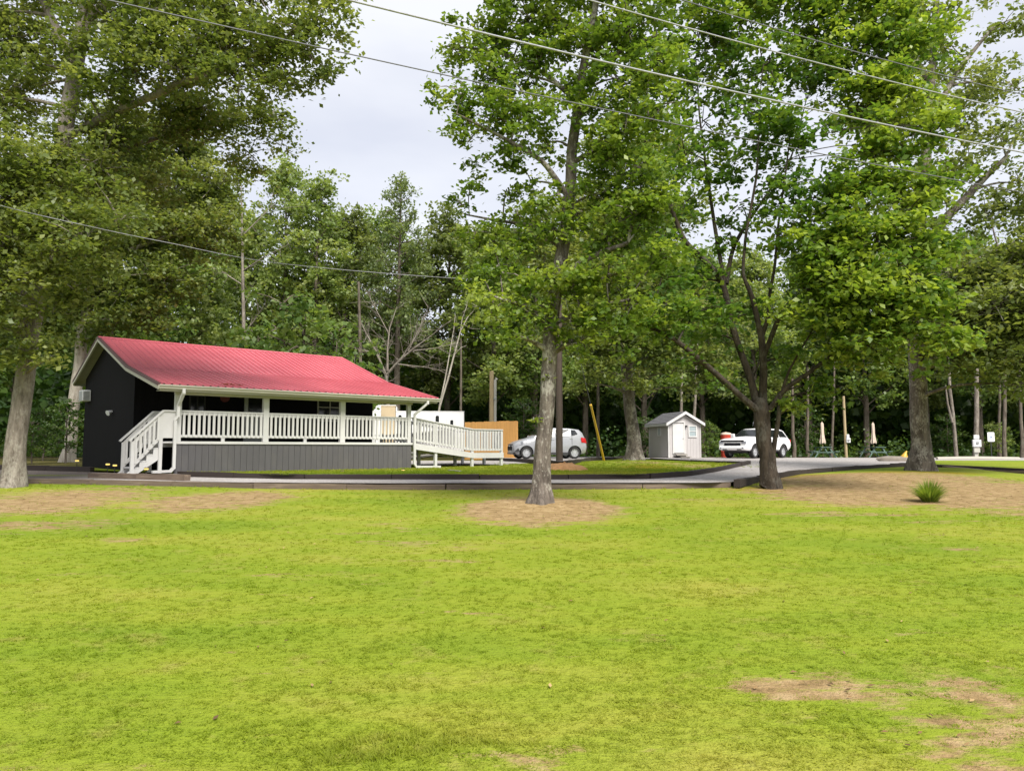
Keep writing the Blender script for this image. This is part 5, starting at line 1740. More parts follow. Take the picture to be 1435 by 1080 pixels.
# --- far-left oak in front of the cabin: pale leaning trunk, wide olive crown reaching over the sky gap
g = G(17, 682, lambda x, y: float(lawn_z(x, y)))
Y1 = g.y
L1 = [([tuple(g)] + [tuple(P(px, py, Y1 + dy)) for px, py, dy in ((22, 620, 0), (32, 545, .1), (45, 450, .2), (66, 330, .3), (84, 240, .4), (97, 150, .5), (116, 40, .6), (135, -70, .7), (160, -220, .9))],
      [.25, .24, .228, .22, .215, .21, .205, .195, .17, .10]),
      LM(Y1, (92, 190, .4, .13), (140, 167, .1, .11), (216, 134, -.6, .09), (290, 100, -1.2, .07), (370, 70, -1.6, .05), (450, 25, -1.8, .03)),
      LM(Y1, (106, 100, .5, .13), (75, 30, .8, .11), (40, -40, 1.2, .09), (-20, -110, 1.5, .05)),
      LM(Y1, (88, 225, .4, .10), (150, 215, 1.4, .08), (230, 190, 2.4, .06), (330, 160, 3.2, .04)),
      LM(Y1, (70, 310, .3, .10), (30, 260, -.8, .08), (-30, 220, -1.6, .05)),
      LM(Y1, (118, 30, .6, .14), (200, -30, .2, .11), (300, -60, -.4, .08), (400, -70, -.8, .05)),
      LM(Y1, (60, 360, .3, .08), (110, 330, -1.2, .06), (150, 320, -2.0, .03)),
      LM(Y1, (50, 420, .2, .08), (10, 400, -1, .06), (-50, 380, -1.6, .03))]
b1 = []
for px, py, dy, r, tn, w in (
        (20, 60, 1.5, 1.5, .0, .6), (-40, 20, 1, 1.6, 0, .8), (60, -40, 1.5, 1.6, 0, .7), (30, 130, 1.8, 1.2, 0, .6), (-30, 140, .5, 1.4, 0, .8),
        (160, 20, -.6, 1.2, .0, .8), (210, 60, -.8, 1.1, .05, .9), (180, 100, -1, 1.0, -.05, .9), (260, 20, -1, 1.2, .05, .9), (250, 90, -1.2, 1.0, .05, .9),
        (310, 50, -1.4, 1.1, .10, .9), (330, 110, -1.4, .95, .12, 1.0), (375, 60, -1.6, .95, .12, .9), (385, 115, -1.6, .75, .10, .9), (430, 40, -1.8, .95, .08, .75), (440, 85, -1.8, .65, .05, .6), (455, 10, -1.8, .8, .05, .7),
        (465, 100, -1.8, .35, 0, .6), (350, -20, -1.2, 1.3, .05, .8), (430, -40, -1.2, 1.0, .05, .8), (240, -50, -.6, 1.5, 0, .8), (140, -80, .4, 1.7, 0, .8),
        (280, 150, 1.2, 1.0, -.02, .9), (330, 170, 2.4, .9, -.02, .9), (240, 170, 1.6, 1.1, -.05, .9), (380, 165, 2.8, .75, -.05, .8), (350, 215, 3.0, .75, -.03, .8), (395, 205, 3.0, .45, -.03, .8),
        (170, 190, .8, 1.1, -.05, .9), (130, 240, -.6, 1.1, .0, .9), (200, 250, 1.5, 1.0, -.05, .9), (150, 130, -.6, .8, 0, .7),
        (40, 230, -1.2, 1.1, .05, 1.), (0, 270, -1.4, 1.1, .12, 1.), (70, 290, -1.4, .9, .08, 1.), (-40, 220, -1.2, 1.3, .05, .9), (20, 340, -1.4, .95, .18, 1.), (60, 380, -1.4, .8, .18, 1.), (0, 410, -1.4, .8, .20, 1.),
        (80, 425, -1.0, .55, .15, 1.), (30, 450, -1.0, .65, .12, 1.), (-40, 350, -1.6, 1.1, .1, 1.), (-40, 450, -1, 1., .1, 1.), (60, 480, -1.0, .38, .3, 1.), (70, 505, -1.1, .2, .35, 1.), (90, 215, -.5, .55, .05, .8), (80, 175, -.4, .45, .02, .8), (60, 270, -.8, .6, .08, .9), (118, 55, -.5, .5, .02, .8), (105, 110, -.5, .4, .02, .7), (125, 5, -.5, .5, 0, .8), (100, 150, -.5, .3, 0, .6), (75, 60, -.2, .6, 0, .7), (45, 90, .4, .7, 0, .7), (75, 330, -1.0, .7, .12, 1.), (100, 280, -1.0, .7, .05, .9), (35, 500, -.6, .45, .1, .9), (10, 490, -.8, .5, .15, .9), (120, 330, -2.0, .9, .05, .9), (165, 310, -1.8, .75, .0, .8), (110, 400, -1.2, .6, .05, .9), (150, 365, -1.6, .6, .0, .8)):
    b1.append(B(px, py, Y1 + dy, r, None, tn, w))
build_tree('oak_tree', 'pale thick trunked oak at the far left edge in front of the cabin', g, L1, b1, M['bark_grey'], M['leaf_olive'], .140, 21, per_cluster=48, density=15.5, sig=(.24, .24, .12), flare=1.45, nsides=18)

# --- tree behind the cabin's gable, pale trunk leaning right
g = P(97, 640, 36.0); g.z = .95
Y2 = 36.0
L2 = [([tuple(g)] + [tuple(P(px, py, Y2)) for px, py in ((104, 560), (112, 500), (121, 440), (132, 370), (142, 300), (150, 230), (158, 170))], [.26, .26, .255, .24, .22, .18, .12, .06]),
      LM(Y2, (130, 380, 0, .14), (180, 350, -.6, .10), (240, 330, -1.4, .06)), LM(Y2, (124, 420, 0, .12), (80, 380, .5, .09), (20, 350, 1, .05)), LM(Y2, (140, 300, 0, .12), (210, 250, 1, .08), (280, 220, 1.5, .04))]
b2 = [B(px, py, Y2 + dy, r, None, tn, 1.) for px, py, dy, r, tn in (
    (150, 260, 0, 2.2, -.05), (200, 320, -1.2, 2.0, -.03), (120, 340, -.6, 2.0, -.08), (240, 270, 0, 2.0, -.02), (180, 400, -1.4, 1.6, 0), (230, 390, -1.6, 1.4, .08), (110, 410, -.6, 1.5, -.05), (60, 360, .4, 2.0, -.08),
    (290, 320, -.8, 1.6, .02), (250, 200, 1, 1.9, 0), (170, 190, .6, 2.0, 0), (20, 330, 1, 2.2, -.1), (60, 440, 0, 1.5, -.12), (215, 440, -1.6, 1.0, .0), (160, 450, -1, 1.0, -.05), (300, 260, .6, 1.4, .03), (130, 470, -.4, .7, -.1))]
build_tree('oak_tree', 'pale trunked tree rising behind the dark gable of the cabin', g, L2, b2, M['bark_pale'], M['leaf_olive'], .22, 22, per_cluster=38, density=11.0, sig=(.32, .32, .16), tone_shift=-.06)

# --- middle oak on the lawn
g = G(757, 703, lambda x, y: float(lawn_z(x, y)))
Ym = g.y
Lm = [([tuple(g)] + [tuple(P(px, py, Ym + dy)) for px, py, dy in ((759, 670, 0), (764, 600, 0), (768, 540, 0), (771, 480, 0), (775, 425, .05), (787, 360, .1), (793, 310, .1), (798, 260, .1), (802, 205, .1), (811, 145, .1), (820, 85, .05), (833, 15, 0), (848, -70, 0), (862, -200, 0))],
      [.185, .178, .155, .152, .152, .145, .13, .125, .115, .11, .10, .085, .07, .055, .025]),
      LM(Ym, (776, 415, .0, .08), (800, 380, -.2, .09), (822, 362, -.4, .06), (880, 340, -.8, .04)), LM(Ym, (788, 350, .1, .06), (755, 318, .3, .045), (700, 310, .4, .03), (650, 300, .5, .015)),
      LM(Ym, (797, 275, .1, .07), (760, 225, -.2, .05), (700, 190, -.4, .035), (640, 160, -.6, .02)), LM(Ym, (811, 145, .1, .06), (760, 100, .3, .045), (690, 70, .5, .03), (625, 65, .6, .015)),
      LM(Ym, (800, 230, .1, .06), (850, 200, -.4, .045), (910, 170, -.8, .03)), LM(Ym, (772, 460, 0, .06), (740, 430, -.5, .04), (690, 415, -.8, .025)), LM(Ym, (772, 455, 0, .06), (830, 430, -.6, .04), (880, 420, -.9, .025)),
      LM(Ym, (815, 120, .1, .06), (870, 70, -.2, .045), (920, 50, -.4, .03))]
bm_ = []
for px, py, dy, r, tn, w in (
        (645, 75, .5, .50, -.05, .75), (690, 50, .4, .62, -.03, .85), (740, 30, .2, .65, 0, .9), (700, 105, .2, .62, -.02, .9), (650, 135, -.4, .5, -.05, .75), (755, 85, 0, .62, 0, .9), (690, 165, -.4, .58, -.03, .85), (660, 190, -.4, .42, -.05, .7),
        (740, 150, -.3, .6, -.03, .85), (720, 210, -.2, .5, -.05, .6), (770, 200, .3, .45, -.05, .6), (685, 225, -.2, .36, -.08, .5), (660, 260, 0, .34, -.1, .45), (710, 265, .2, .36, -.1, .45), (650, 290, .4, .3, -.08, .4), (745, 255, .2, .34, -.08, .5),
        (790, 40, .1, .6, .02, .9), (840, 60, 0, .62, .05, .9), (880, 40, -.3, .65, .05, .9), (870, 110, -.4, .6, .05, .9), (915, 90, -.6, .6, .05, .85), (830, 150, -.3, .55, .03, .9), (880, 180, -.7, .6, .05, .85), (930, 150, -.8, .5, .03, .8),
        (850, 220, -.4, .55, .06, .9), (900, 240, -.7, .6, .07, .9), (840, 270, -.3, .5, .1, .95), (890, 300, -.7, .6, .1, .95), (810, 300, -.3, .4, .08, .8), (850, 330, -.5, .5, .12, 1), (770, 320, -.3, .4, .05, .8),
        (730, 330, 0, .45, .02, .8), (690, 330, .3, .45, .0, .8), (700, 380, -.2, .5, .08, .9), (740, 395, -.4, .5, .12, .95), (690, 430, -.8, .42, .12, .95), (735, 440, -.5, .4, .12, .95), (800, 400, -.5, .5, .14, 1), (850, 390, -.7, .55, .14, 1),
        (830, 440, -.7, .45, .15, 1), (880, 425, -.9, .45, .12, 1), (795, 450, -.4, .30, .15, .8), (800, 480, -.4, .18, .2, .7), (720, 470, -.7, .28, .12, .8), (670, 385, .3, .38, .02, .8), (660, 345, .4, .36, -.02, .7), (920, 360, -.8, .5, .1, .9), (910, 290, -.8, .5, .08, .9),
        (780, 270, -.35, .3, .1, .35), (770, 380, -.4, .3, .15, .4), (755, 430, -.4, .28, .15, .5), (815, 60, -.3, .36, .02, .4), (830, 215, -.4, .4, .08, .6), (750, 290, -.1, .36, .05, .7), (725, 300, .1, .36, 0, .7), (860, 470, -.8, .4, .15, .9), (815, 480, -.6, .32, .18, .8), (700, 470, -.8, .3, .12, .8), (780, -40, 0, .9, 0, .8), (860, -50, 0, .9, 0, .8), (710, -30, .2, .8, 0, .7), (920, -20, -.3, .8, 0, .8), (800, 120, .1, .4, 0, .7)):
    bm_.append(B(px, py, Ym + dy, r * 1.08, None, tn, w))
for px, py, r in ((769, 529, .06), (756, 583, .05), (748, 588, .04), (771, 505, .06)):
    bm_.append(B(px, py, Ym - .20, r, None, .35, -1))
build_tree('oak_tree', 'slim oak standing on the open lawn in a ring of bare earth', g, Lm, bm_, M['bark_oak'], M['leaf_oak'], .122, 23, per_cluster=42, density=31.0, sig=(.17, .17, .085), flare=1.55, nsides=20)

# --- forked dark maple at the right
g = G(1078, 684, lambda x, y: float(lawn_z(x, y)))
Yr = g.y
Lr = [([tuple(g)] + [tuple(P(px, py, Yr + dy)) for px, py, dy in ((1076, 655, 0), (1071, 610, 0), (1067, 575, 0), (1066, 560, 0))], [.205, .195, .185, .20, .15]),
      LM(Yr, (1066, 580, 0, 0.101), (1042, 558, -.2, 0.077), (990, 512, -.5, 0.071), (945, 475, -.8, 0.060), (895, 452, -1.0, 0.036)),
      LM(Yr, (1066, 580, 0, 0.119), (1055, 540, .1, 0.095), (1038, 494, .2, 0.083), (1024, 448, .3, 0.083), (1015, 402, .3, 0.077), (1002, 379, .3, 0.071), (978, 357, .2, 0.065), (958, 338, .1, 0.060), (935, 275, 0, 0.048), (905, 205, -.1, 0.030), (890, 150, -.2, 0.018)),
      LM(Yr, (1016, 405, .3, 0.060), (1008, 360, .5, 0.054), (1000, 310, .6, 0.048), (990, 240, .7, 0.036), (980, 160, .8, 0.024), (975, 80, .8, 0.012)),
      LM(Yr, (1018, 398, .3, 0.060), (1026, 350, .6, 0.054), (1042, 320, .8, 0.048), (1070, 280, 1.0, 0.036), (1110, 220, 1.2, 0.024), (1130, 140, 1.3, 0.012)),
      LM(Yr, (1068, 570, 0, 0.113), (1070, 520, -.1, 0.095), (1067, 470, -.1, 0.083), (1061, 445, -.1, 0.071), (1052, 405, -.2, 0.060), (1040, 390, -.2, 0.042), (1045, 330, -.3, 0.036), (1060, 250, -.3, 0.030), (1065, 150, -.2, 0.018)),
      LM(Yr, (1068, 470, -.1, 0.060), (1077, 445, -.2, 0.048), (1078, 410, -.4, 0.042), (1085, 380, -.5, 0.036), (1090, 320, -.5, 0.030), (1100, 250, -.5, 0.024), (1110, 170, -.5, 0.012)),
      LM(Yr, (1070, 500, -.1, 0.065), (1092, 442, -.5, 0.060), (1108, 422, -.8, 0.054), (1150, 395, -1.2, 0.042), (1210, 360, -1.6, 0.024)),
      LM(Yr, (1070, 585, 0, 0.077), (1098, 545, -.4, 0.060), (1136, 521, -.7, 0.054), (1165, 498, -1.0, 0.042), (1230, 470, -1.5, 0.030), (1300, 450, -1.8, 0.018)),
      LM(Yr, (1082, 645, -.05, 0.071), (1086, 620, -.1, 0.060), (1091, 585, -.2, 0.054), (1092, 560, -.3, 0.048), (1105, 520, -.5, 0.030), (1140, 460, -.8, 0.018))]
br = []
for px, py, dy, r, tn, w in (
        (930, 430, -1.0, .85, -.05, .8), (890, 450, -1.0, .6, 0, .8), (975, 440, -.6, .8, -.12, .7), (930, 380, -.3, .7, -.1, .7), (980, 390, .8, .8, -.15, .6), (1000, 470, .4, .7, -.18, .6), (915, 330, 0, .7, -.05, .6),
        (960, 290, .2, .7, -.05, .55), (930, 230, 0, .7, 0, .55), (905, 150, -.2, .8, 0, .6), (960, 210, .5, .8, -.08, .5), (1000, 260, .6, .8, -.1, .45), (990, 170, .8, .9, -.1, .5), (960, 110, .5, .9, -.03, .6), (1010, 90, .8, .9, -.05, .6), (980, 40, .8, 1., 0, .7), (1040, 30, .5, 1.0, 0, .7),
        (1040, 210, .2, .8, -.15, .45), (1040, 290, .4, .75, -.15, .4), (1080, 250, -.3, .8, -.15, .5), (1060, 150, -.2, .9, -.15, .6), (1090, 170, -.5, .85, -.15, .7), (1070, 90, .2, 1.0, -.08, .7), (1130, 120, .8, 1.0, -.05, .7), (1120, 200, -.4, .85, -.15, .7),
        (1130, 280, -.6, .8, -.1, .7), (1100, 330, -.6, .7, -.1, .6), (1150, 330, -1.0, .8, 0, .9), (1180, 260, -.8, .8, -.02, .7), (1170, 380, -1.3, .8, .05, 1), (1130, 400, -.9, .6, -.05, .8), (1210, 340, -1.5, .8, .05, 1), (1190, 430, -1.4, .75, .12, 1),
        (1150, 460, -1.0, .65, .08, .9), (1240, 410, -1.7, .75, .12, 1), (1225, 470, -1.5, .7, .15, 1), (1180, 500, -1.1, .5, .15, .9), (1120, 490, -.7, .45, .05, .8), (1280, 450, -1.8, .7, .15, 1), (1270, 380, -1.6, .7, .1, 1), (1310, 410, -1.8, .6, .12, 1), (1320, 470, -1.8, .55, .22, 1),
        (1255, 320, -1.3, .75, .03, .85), (1250, 510, -1.5, .45, .1, .9), (1290, 500, -1.7, .4, .12, .9), (1140, 540, -.7, .32, .12, .8), (1115, 570, -.5, .24, .12, .8), (1170, 545, -.8, .35, .05, .8), (1200, 250, -.6, .8, .1, .8), (1200, 160, -.2, .9, .12, .8), (1230, 210, -.5, .8, .15, .8),
        (1240, 120, 0, .95, .12, .8), (1200, 70, .4, 1., .1, .8), (1140, 40, .6, 1.1, .03, .7), (1240, 40, .4, 1., .12, .7), (1260, 270, -.9, .7, .12, .8), (1100, -20, .6, 1.4, 0, .8), (1200, -30, .6, 1.3, .05, .8), (1000, -40, .6, 1.3, 0, .8), (920, 60, 0, .8, .02, .7), (1285, 60, -.2, .8, .2, .8), (1280, 140, -.4, .75, .2, .85), (1270, 210, -.7, .7, .2, .9), (1285, 290, -1.0, .7, .18, .9), (1300, 350, -1.4, .6, .15, .9), (1215, 120, -.3, .7, .2, .8), (1160, 80, .2, .7, .08, .7), (1250, 0, .2, .9, .2, .8), (1090, 290, -.5, .5, -.1, .6), (1020, 330, .3, .5, -.1, .5), (1010, 200, .5, .6, -.1, .5), (1160, 420, -1.5, .8, .18, 1), (1200, 390, -1.7, .8, .2, 1), (1230, 440, -1.9, .7, .24, 1), (1150, 350, -1.3, .8, .08, 1), (1190, 300, -1.2, .8, .1, .9), (1210, 480, -1.8, .55, .25, 1), (1110, 440, -1.2, .5, .05, .8), (1290, 420, -2.0, .6, .25, 1), (1310, 330, -1.6, .6, .2, .9), (1320, 250, -1.2, .55, .2, .8), (1310, 180, -1, .6, .2, .7), (1345, 470, -1.9, .4, .28, .9), (1050, 440, .8, .6, -.15, .5), (1090, 500, .6, .6, -.15, .5), (1010, 530, .2, .5, -.1, .5), (950, 510, -.3, .5, -.05, .5)):
    mid = 930 < px < 1150 and 60 < py < 330
    br.append(B(px, py, Yr + dy, r, None, tn - (.08 if mid else 0), w * (.62 if mid else .85)))
build_tree('maple_tree', 'dark many forked maple with low spreading limbs beside the drive', g, Lr, br, M['bark_dark'], M['leaf_maple'], .168, 24, per_cluster=48, density=18.5, sig=(.24, .24, .10), flare=1.45, nsides=20)

# --- big oak on the island behind the path
g = G(889, 645, lambda x, y: float(site_z(x, y)))
Yo = g.y
Lo = [([tuple(g)] + [tuple(P(px, py, Yo)) for px, py in ((886, 600), (882, 560), (877, 505), (872, 440), (868, 370), (866, 290), (868, 210))], [.36, .33, .31, .30, .28, .25, .2, .1]),
      LM(Yo, (876, 500, 0, .2), (845, 450, -1, .15), (800, 420, -2, .08)), LM(Yo, (875, 480, 0, .2), (920, 430, -1, .15), (975, 410, -2, .08)), LM(Yo, (868, 380, 0, .18), (820, 310, -.5, .12), (780, 270, -1, .06)), LM(Yo, (868, 340, 0, .18), (920, 280, .5, .12), (970, 230, 1, .06))]
bo = [B(px, py, Yo + dy, r, None, tn, w) for px, py, dy, r, tn, w in (
    (850, 480, -2.5, 1.3, .05, 1), (815, 450, -2.5, 1.3, .05, 1), (900, 470, -2.5, 1.4, 0, 1), (945, 450, -2.2, 1.5, 0, 1), (830, 520, -2.6, .9, .1, .9), (810, 540, -2.6, .6, .12, .8), (900, 530, -2.4, .8, .08, .9), (935, 510, -2.2, 1.1, .0, .9), (985, 500, -1.8, 1.2, -.02, .9), (1010, 530, -1.6, .9, 0, .8),
    (970, 545, -1.6, .7, .02, .8), (870, 400, -1.5, 1.9, -.05, .9), (930, 380, -1, 1.9, -.05, .9), (810, 380, -1.5, 1.8, 0, .9), (980, 420, -1, 1.7, -.05, .9), (860, 310, 0, 2.2, -.05, .8), (930, 300, .5, 2.0, -.05, .8), (800, 300, -.5, 1.8, 0, .8), (870, 220, 0, 2.0, 0, .7), (940, 220, .5, 1.7, 0, .6), (760, 360, -1, 1.5, 0, .8), (1020, 470, -1, 1.3, -.05, .8), (780, 470, -2, 1.1, .05, .9))]
build_tree('oak_tree', 'stout oak on the grass island between the hatchback and the grey shed', g, Lo, bo, M['bark_oak'], M['leaf_olive'], .24, 25, per_cluster=38, density=10, sig=(.34, .34, .15), flare=1.7, nsides=18, tone_shift=.06)

# --- right oak above the bare bank
g = G(1291, 659, lambda x, y: float(lawn_z(x, y)))
Yq = g.y
Lq = [([tuple(g)] + [tuple(P(px, py, Yq)) for px, py in ((1290, 620), (1287, 560), (1284, 500), (1282, 430), (1284, 360), (1290, 290), (1298, 200), (1305, 110), (1312, 20), (1320, -90))], [.30, .29, .28, .27, .25, .23, .20, .17, .13, .09, .05]),
      LM(Yq, (1284, 370, 0, .2), (1318, 314, -.3, .16), (1363, 268, -.6, .12), (1410, 220, -.8, .07)), LM(Yq, (1283, 430, 0, .16), (1340, 380, -1, .11), (1400, 350, -1.6, .06)), LM(Yq, (1290, 300, 0, .15), (1240, 240, .6, .1), (1200, 190, 1.2, .05)),
      LM(Yq, (1300, 180, 0, .13), (1340, 100, .4, .09), (1390, 40, .8, .05)), LM(Yq, (1282, 450, 0, .12), (1330, 450, -1.6, .08), (1390, 440, -2.6, .04)), LM(Yq, (1305, 120, 0, .10), (1270, 60, .4, .07), (1250, 0, .8, .04))]
bq = [B(px, py, Yq + dy, r, None, tn, w * (.72 if py < 330 else 1)) for px, py, dy, r, tn, w in (
    (1330, 440, -1.8, 1.3, -.08, .9), (1390, 430, -2.4, 1.4, -.05, .9), (1440, 440, -2.6, 1.4, -.05, .9), (1370, 490, -2.2, 1.0, 0, .9), (1420, 500, -2.4, 1.1, .02, .9), (1340, 500, -1.8, .9, -.02, .8), (1400, 380, -1.6, 1.3, -.08, .8), (1450, 360, -1.6, 1.4, -.05, .8), (1340, 380, -1, 1.1, -.1, .7),
    (1300, 250, -.2, 1.1, -.02, .55), (1350, 230, -.6, 1.1, 0, .5), (1400, 190, -.8, 1.1, 0, .45), (1340, 160, .2, 1.3, .02, .6), (1300, 130, .2, 1.2, .02, .6), (1370, 110, .6, 1.2, .02, .5), (1330, 60, .4, 1.2, .02, .45), (1420, 120, .6, 1.0, .02, .4), (1400, 40, .8, 1.0, 0, .35), (1270, 190, .6, 1.2, .02, .6),
    (1230, 170, 1.2, 1.2, .02, .6), (1260, 80, .6, 1.2, .02, .6), (1430, 260, -.6, 1.1, 0, .5), (1390, 300, -1, 1.0, -.05, .6), (1440, 180, 0, 1.1, 0, .4), (1290, 20, .4, 1.1, 0, .5), (1350, -30, .8, 1.4, 0, .5), (1440, 20, .8, 1.0, 0, .35), (1330, 310, -.6, .9, -.08, .6), (1255, 260, .6, 1.1, 0, .7), (1480, 300, -1, 1.6, 0, .7), (1480, 460, -2, 1.6, 0, .8), (1430, 540, -2.4, .7, .05, .7), (1300, 330, -.6, .9, -.05, .7))]
build_tree('oak_tree', 'tall oak above the bare earth bank near the right edge', g, Lq, bq, M['bark_oak'], M['leaf_grey'], .19, 26, per_cluster=36, density=14, sig=(.28, .28, .14), flare=1.75, nsides=18)

# ------------------------------------------------------------------ woodland trees (a few kinds, copied with their parts)
def proto_tree(kind, seed):
    rng = np.random.default_rng(seed)
    ts = TubeSet()
    blobs = []
    if kind == 'broad':
        H = 18.0
        ts.add([(0, 0, -.2), (.1, 0, 4), (-.1, .1, 9), (.1, 0, 15)], [.26, .22, .16, .04], 8)
        for i in range(30):
            f = (i + .5) / 30
            z = 5.0 + 12.2 * f
            rmax = 3.6 * math.sin(math.pi * min(1, .18 + .80 * f)) ** .8 + .3
            a = i * 2.4 + rng.uniform(-.4, .4); q = rmax * rng.uniform(.35, .95)
            c = np.array([q * math.cos(a), q * math.sin(a), z + rng.uniform(-.5, .5)])
            ts.add(bezier((0, 0, z - 1.2 - q * .35), c, np.array([0, 0, .3]), 4), [.07, .05, .035, .015], 5)
            r = rng.uniform(.9, 1.5)
            blobs.append((c, r, r, r * .7, rng.normal(0, .06)))
        return ts, blobs, dict(per_cluster=22, density=6.5, sig=(.36, .36, .2)), .31
    if kind == 'tall':
        H = 20.0
        ts.add([(0, 0, -.2), (.15, 0, 6), (.05, .1, 12), (0, 0, 19)], [.20, .17, .12, .03], 8)
        for i in range(24):
            f = (i + .5) / 24
            z = 8.0 + 11.6 * f
            rmax = 2.3 * math.sin(math.pi * min(1, .25 + .72 * f)) + .2
            a = i * 2.4 + rng.uniform(-.4, .4); q = rmax * rng.uniform(.3, .95)
            c = np.array([q * math.cos(a), q * math.sin(a), z])
            ts.add(bezier((0, 0, z - .8 - q * .3), c, np.array([0, 0, .2]), 4), [.05, .04, .025, .012], 5)
            r = rng.uniform(.7, 1.2)
            blobs.append((c, r, r, r * .75, rng.normal(0, .06)))
        return ts, blobs, dict(per_cluster=22, density=7.5, sig=(.32, .32, .2)), .29
    if kind == 'cedar':
        ts.add([(0, 0, -.2), (.1, 0, 5), (0, 0, 10), (0, .1, 16.6)], [.24, .19, .12, .02], 8)
        for i in range(46):
            f = (i + .5) / 46
            z = 5.5 + 11.0 * f
            rmax = 3.4 * (1 - f) ** .7 + .25
            a = i * 2.4 + rng.uniform(-.5, .5); q = rmax * rng.uniform(.55, 1.0)
            c = np.array([q * math.cos(a), q * math.sin(a), z + q * .22])
            ts.add(bezier((0, 0, z - .3), c, np.array([0, 0, -.15]), 4), [.05, .035, .025, .01], 5)
            r = .55 + .5 * (1 - f)
            blobs.append((c * np.array([.8, .8, 1]), r, r, r * .55, rng.normal(0, .07)))
        return ts, blobs, dict(per_cluster=26, density=8.5, sig=(.24, .24, .16)), .19
    if kind == 'under':
        ts.add([(0, 0, -.1), (.1, 0, 1.5), (0, .1, 4.2)], [.07, .06, .02], 6)
        for i in range(14):
            z = 1.2 + 3.4 * i / 14
            a = i * 2.4; q = 1.2 * rng.uniform(.3, 1)
            c = np.array([q * math.cos(a), q * math.sin(a), z])
            ts.add(bezier((0, 0, z - .5), c, np.array([0, 0, .1]), 3), [.03, .02, .01], 4)
            r = rng.uniform(.5, .85)
            blobs.append((c, r, r, r * .6, rng.normal(0, .08)))
        return ts, blobs, dict(per_cluster=18, density=8.0, sig=(.25, .25, .12)), .22


PROTO = {}


def wood_tree(kind, leaf, label, px, Y, top_py, var=0, group='trees of the woodland behind', zrot=0.0, name=None):
    key = (kind, leaf, var)
    base = P(px, 640, Y); base.z = .98
    topz = P(px, top_py, Y).z
    nominal = {'broad': 18.0, 'tall': 20.4, 'cedar': 17.0, 'under': 5.2}[kind]
    s = (topz - base.z) / nominal
    if key not in PROTO:
        ts, blobs, kw, size = proto_tree(kind, 100 + len(PROTO) * 7)
        rng = np.random.default_rng(300 + len(PROTO))
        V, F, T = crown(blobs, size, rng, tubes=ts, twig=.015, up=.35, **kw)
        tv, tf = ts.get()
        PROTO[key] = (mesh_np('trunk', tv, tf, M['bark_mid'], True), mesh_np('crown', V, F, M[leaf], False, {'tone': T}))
    root = thing(name or {'cedar': 'cedar_tree', 'under': 'young_tree'}.get(kind, 'woodland_tree'), base, label, 'tree', zrot, group)
    sx = s * (0.5 + 0.5 / max(s, .5)) if kind != 'under' else s
    link('trunk', PROTO[key][0], root, None, None, (sx, sx, s))
    c = link('crown', PROTO[key][1], root, None, None, (sx, sx, s))
    c['kind'] = 'stuff'
    return root


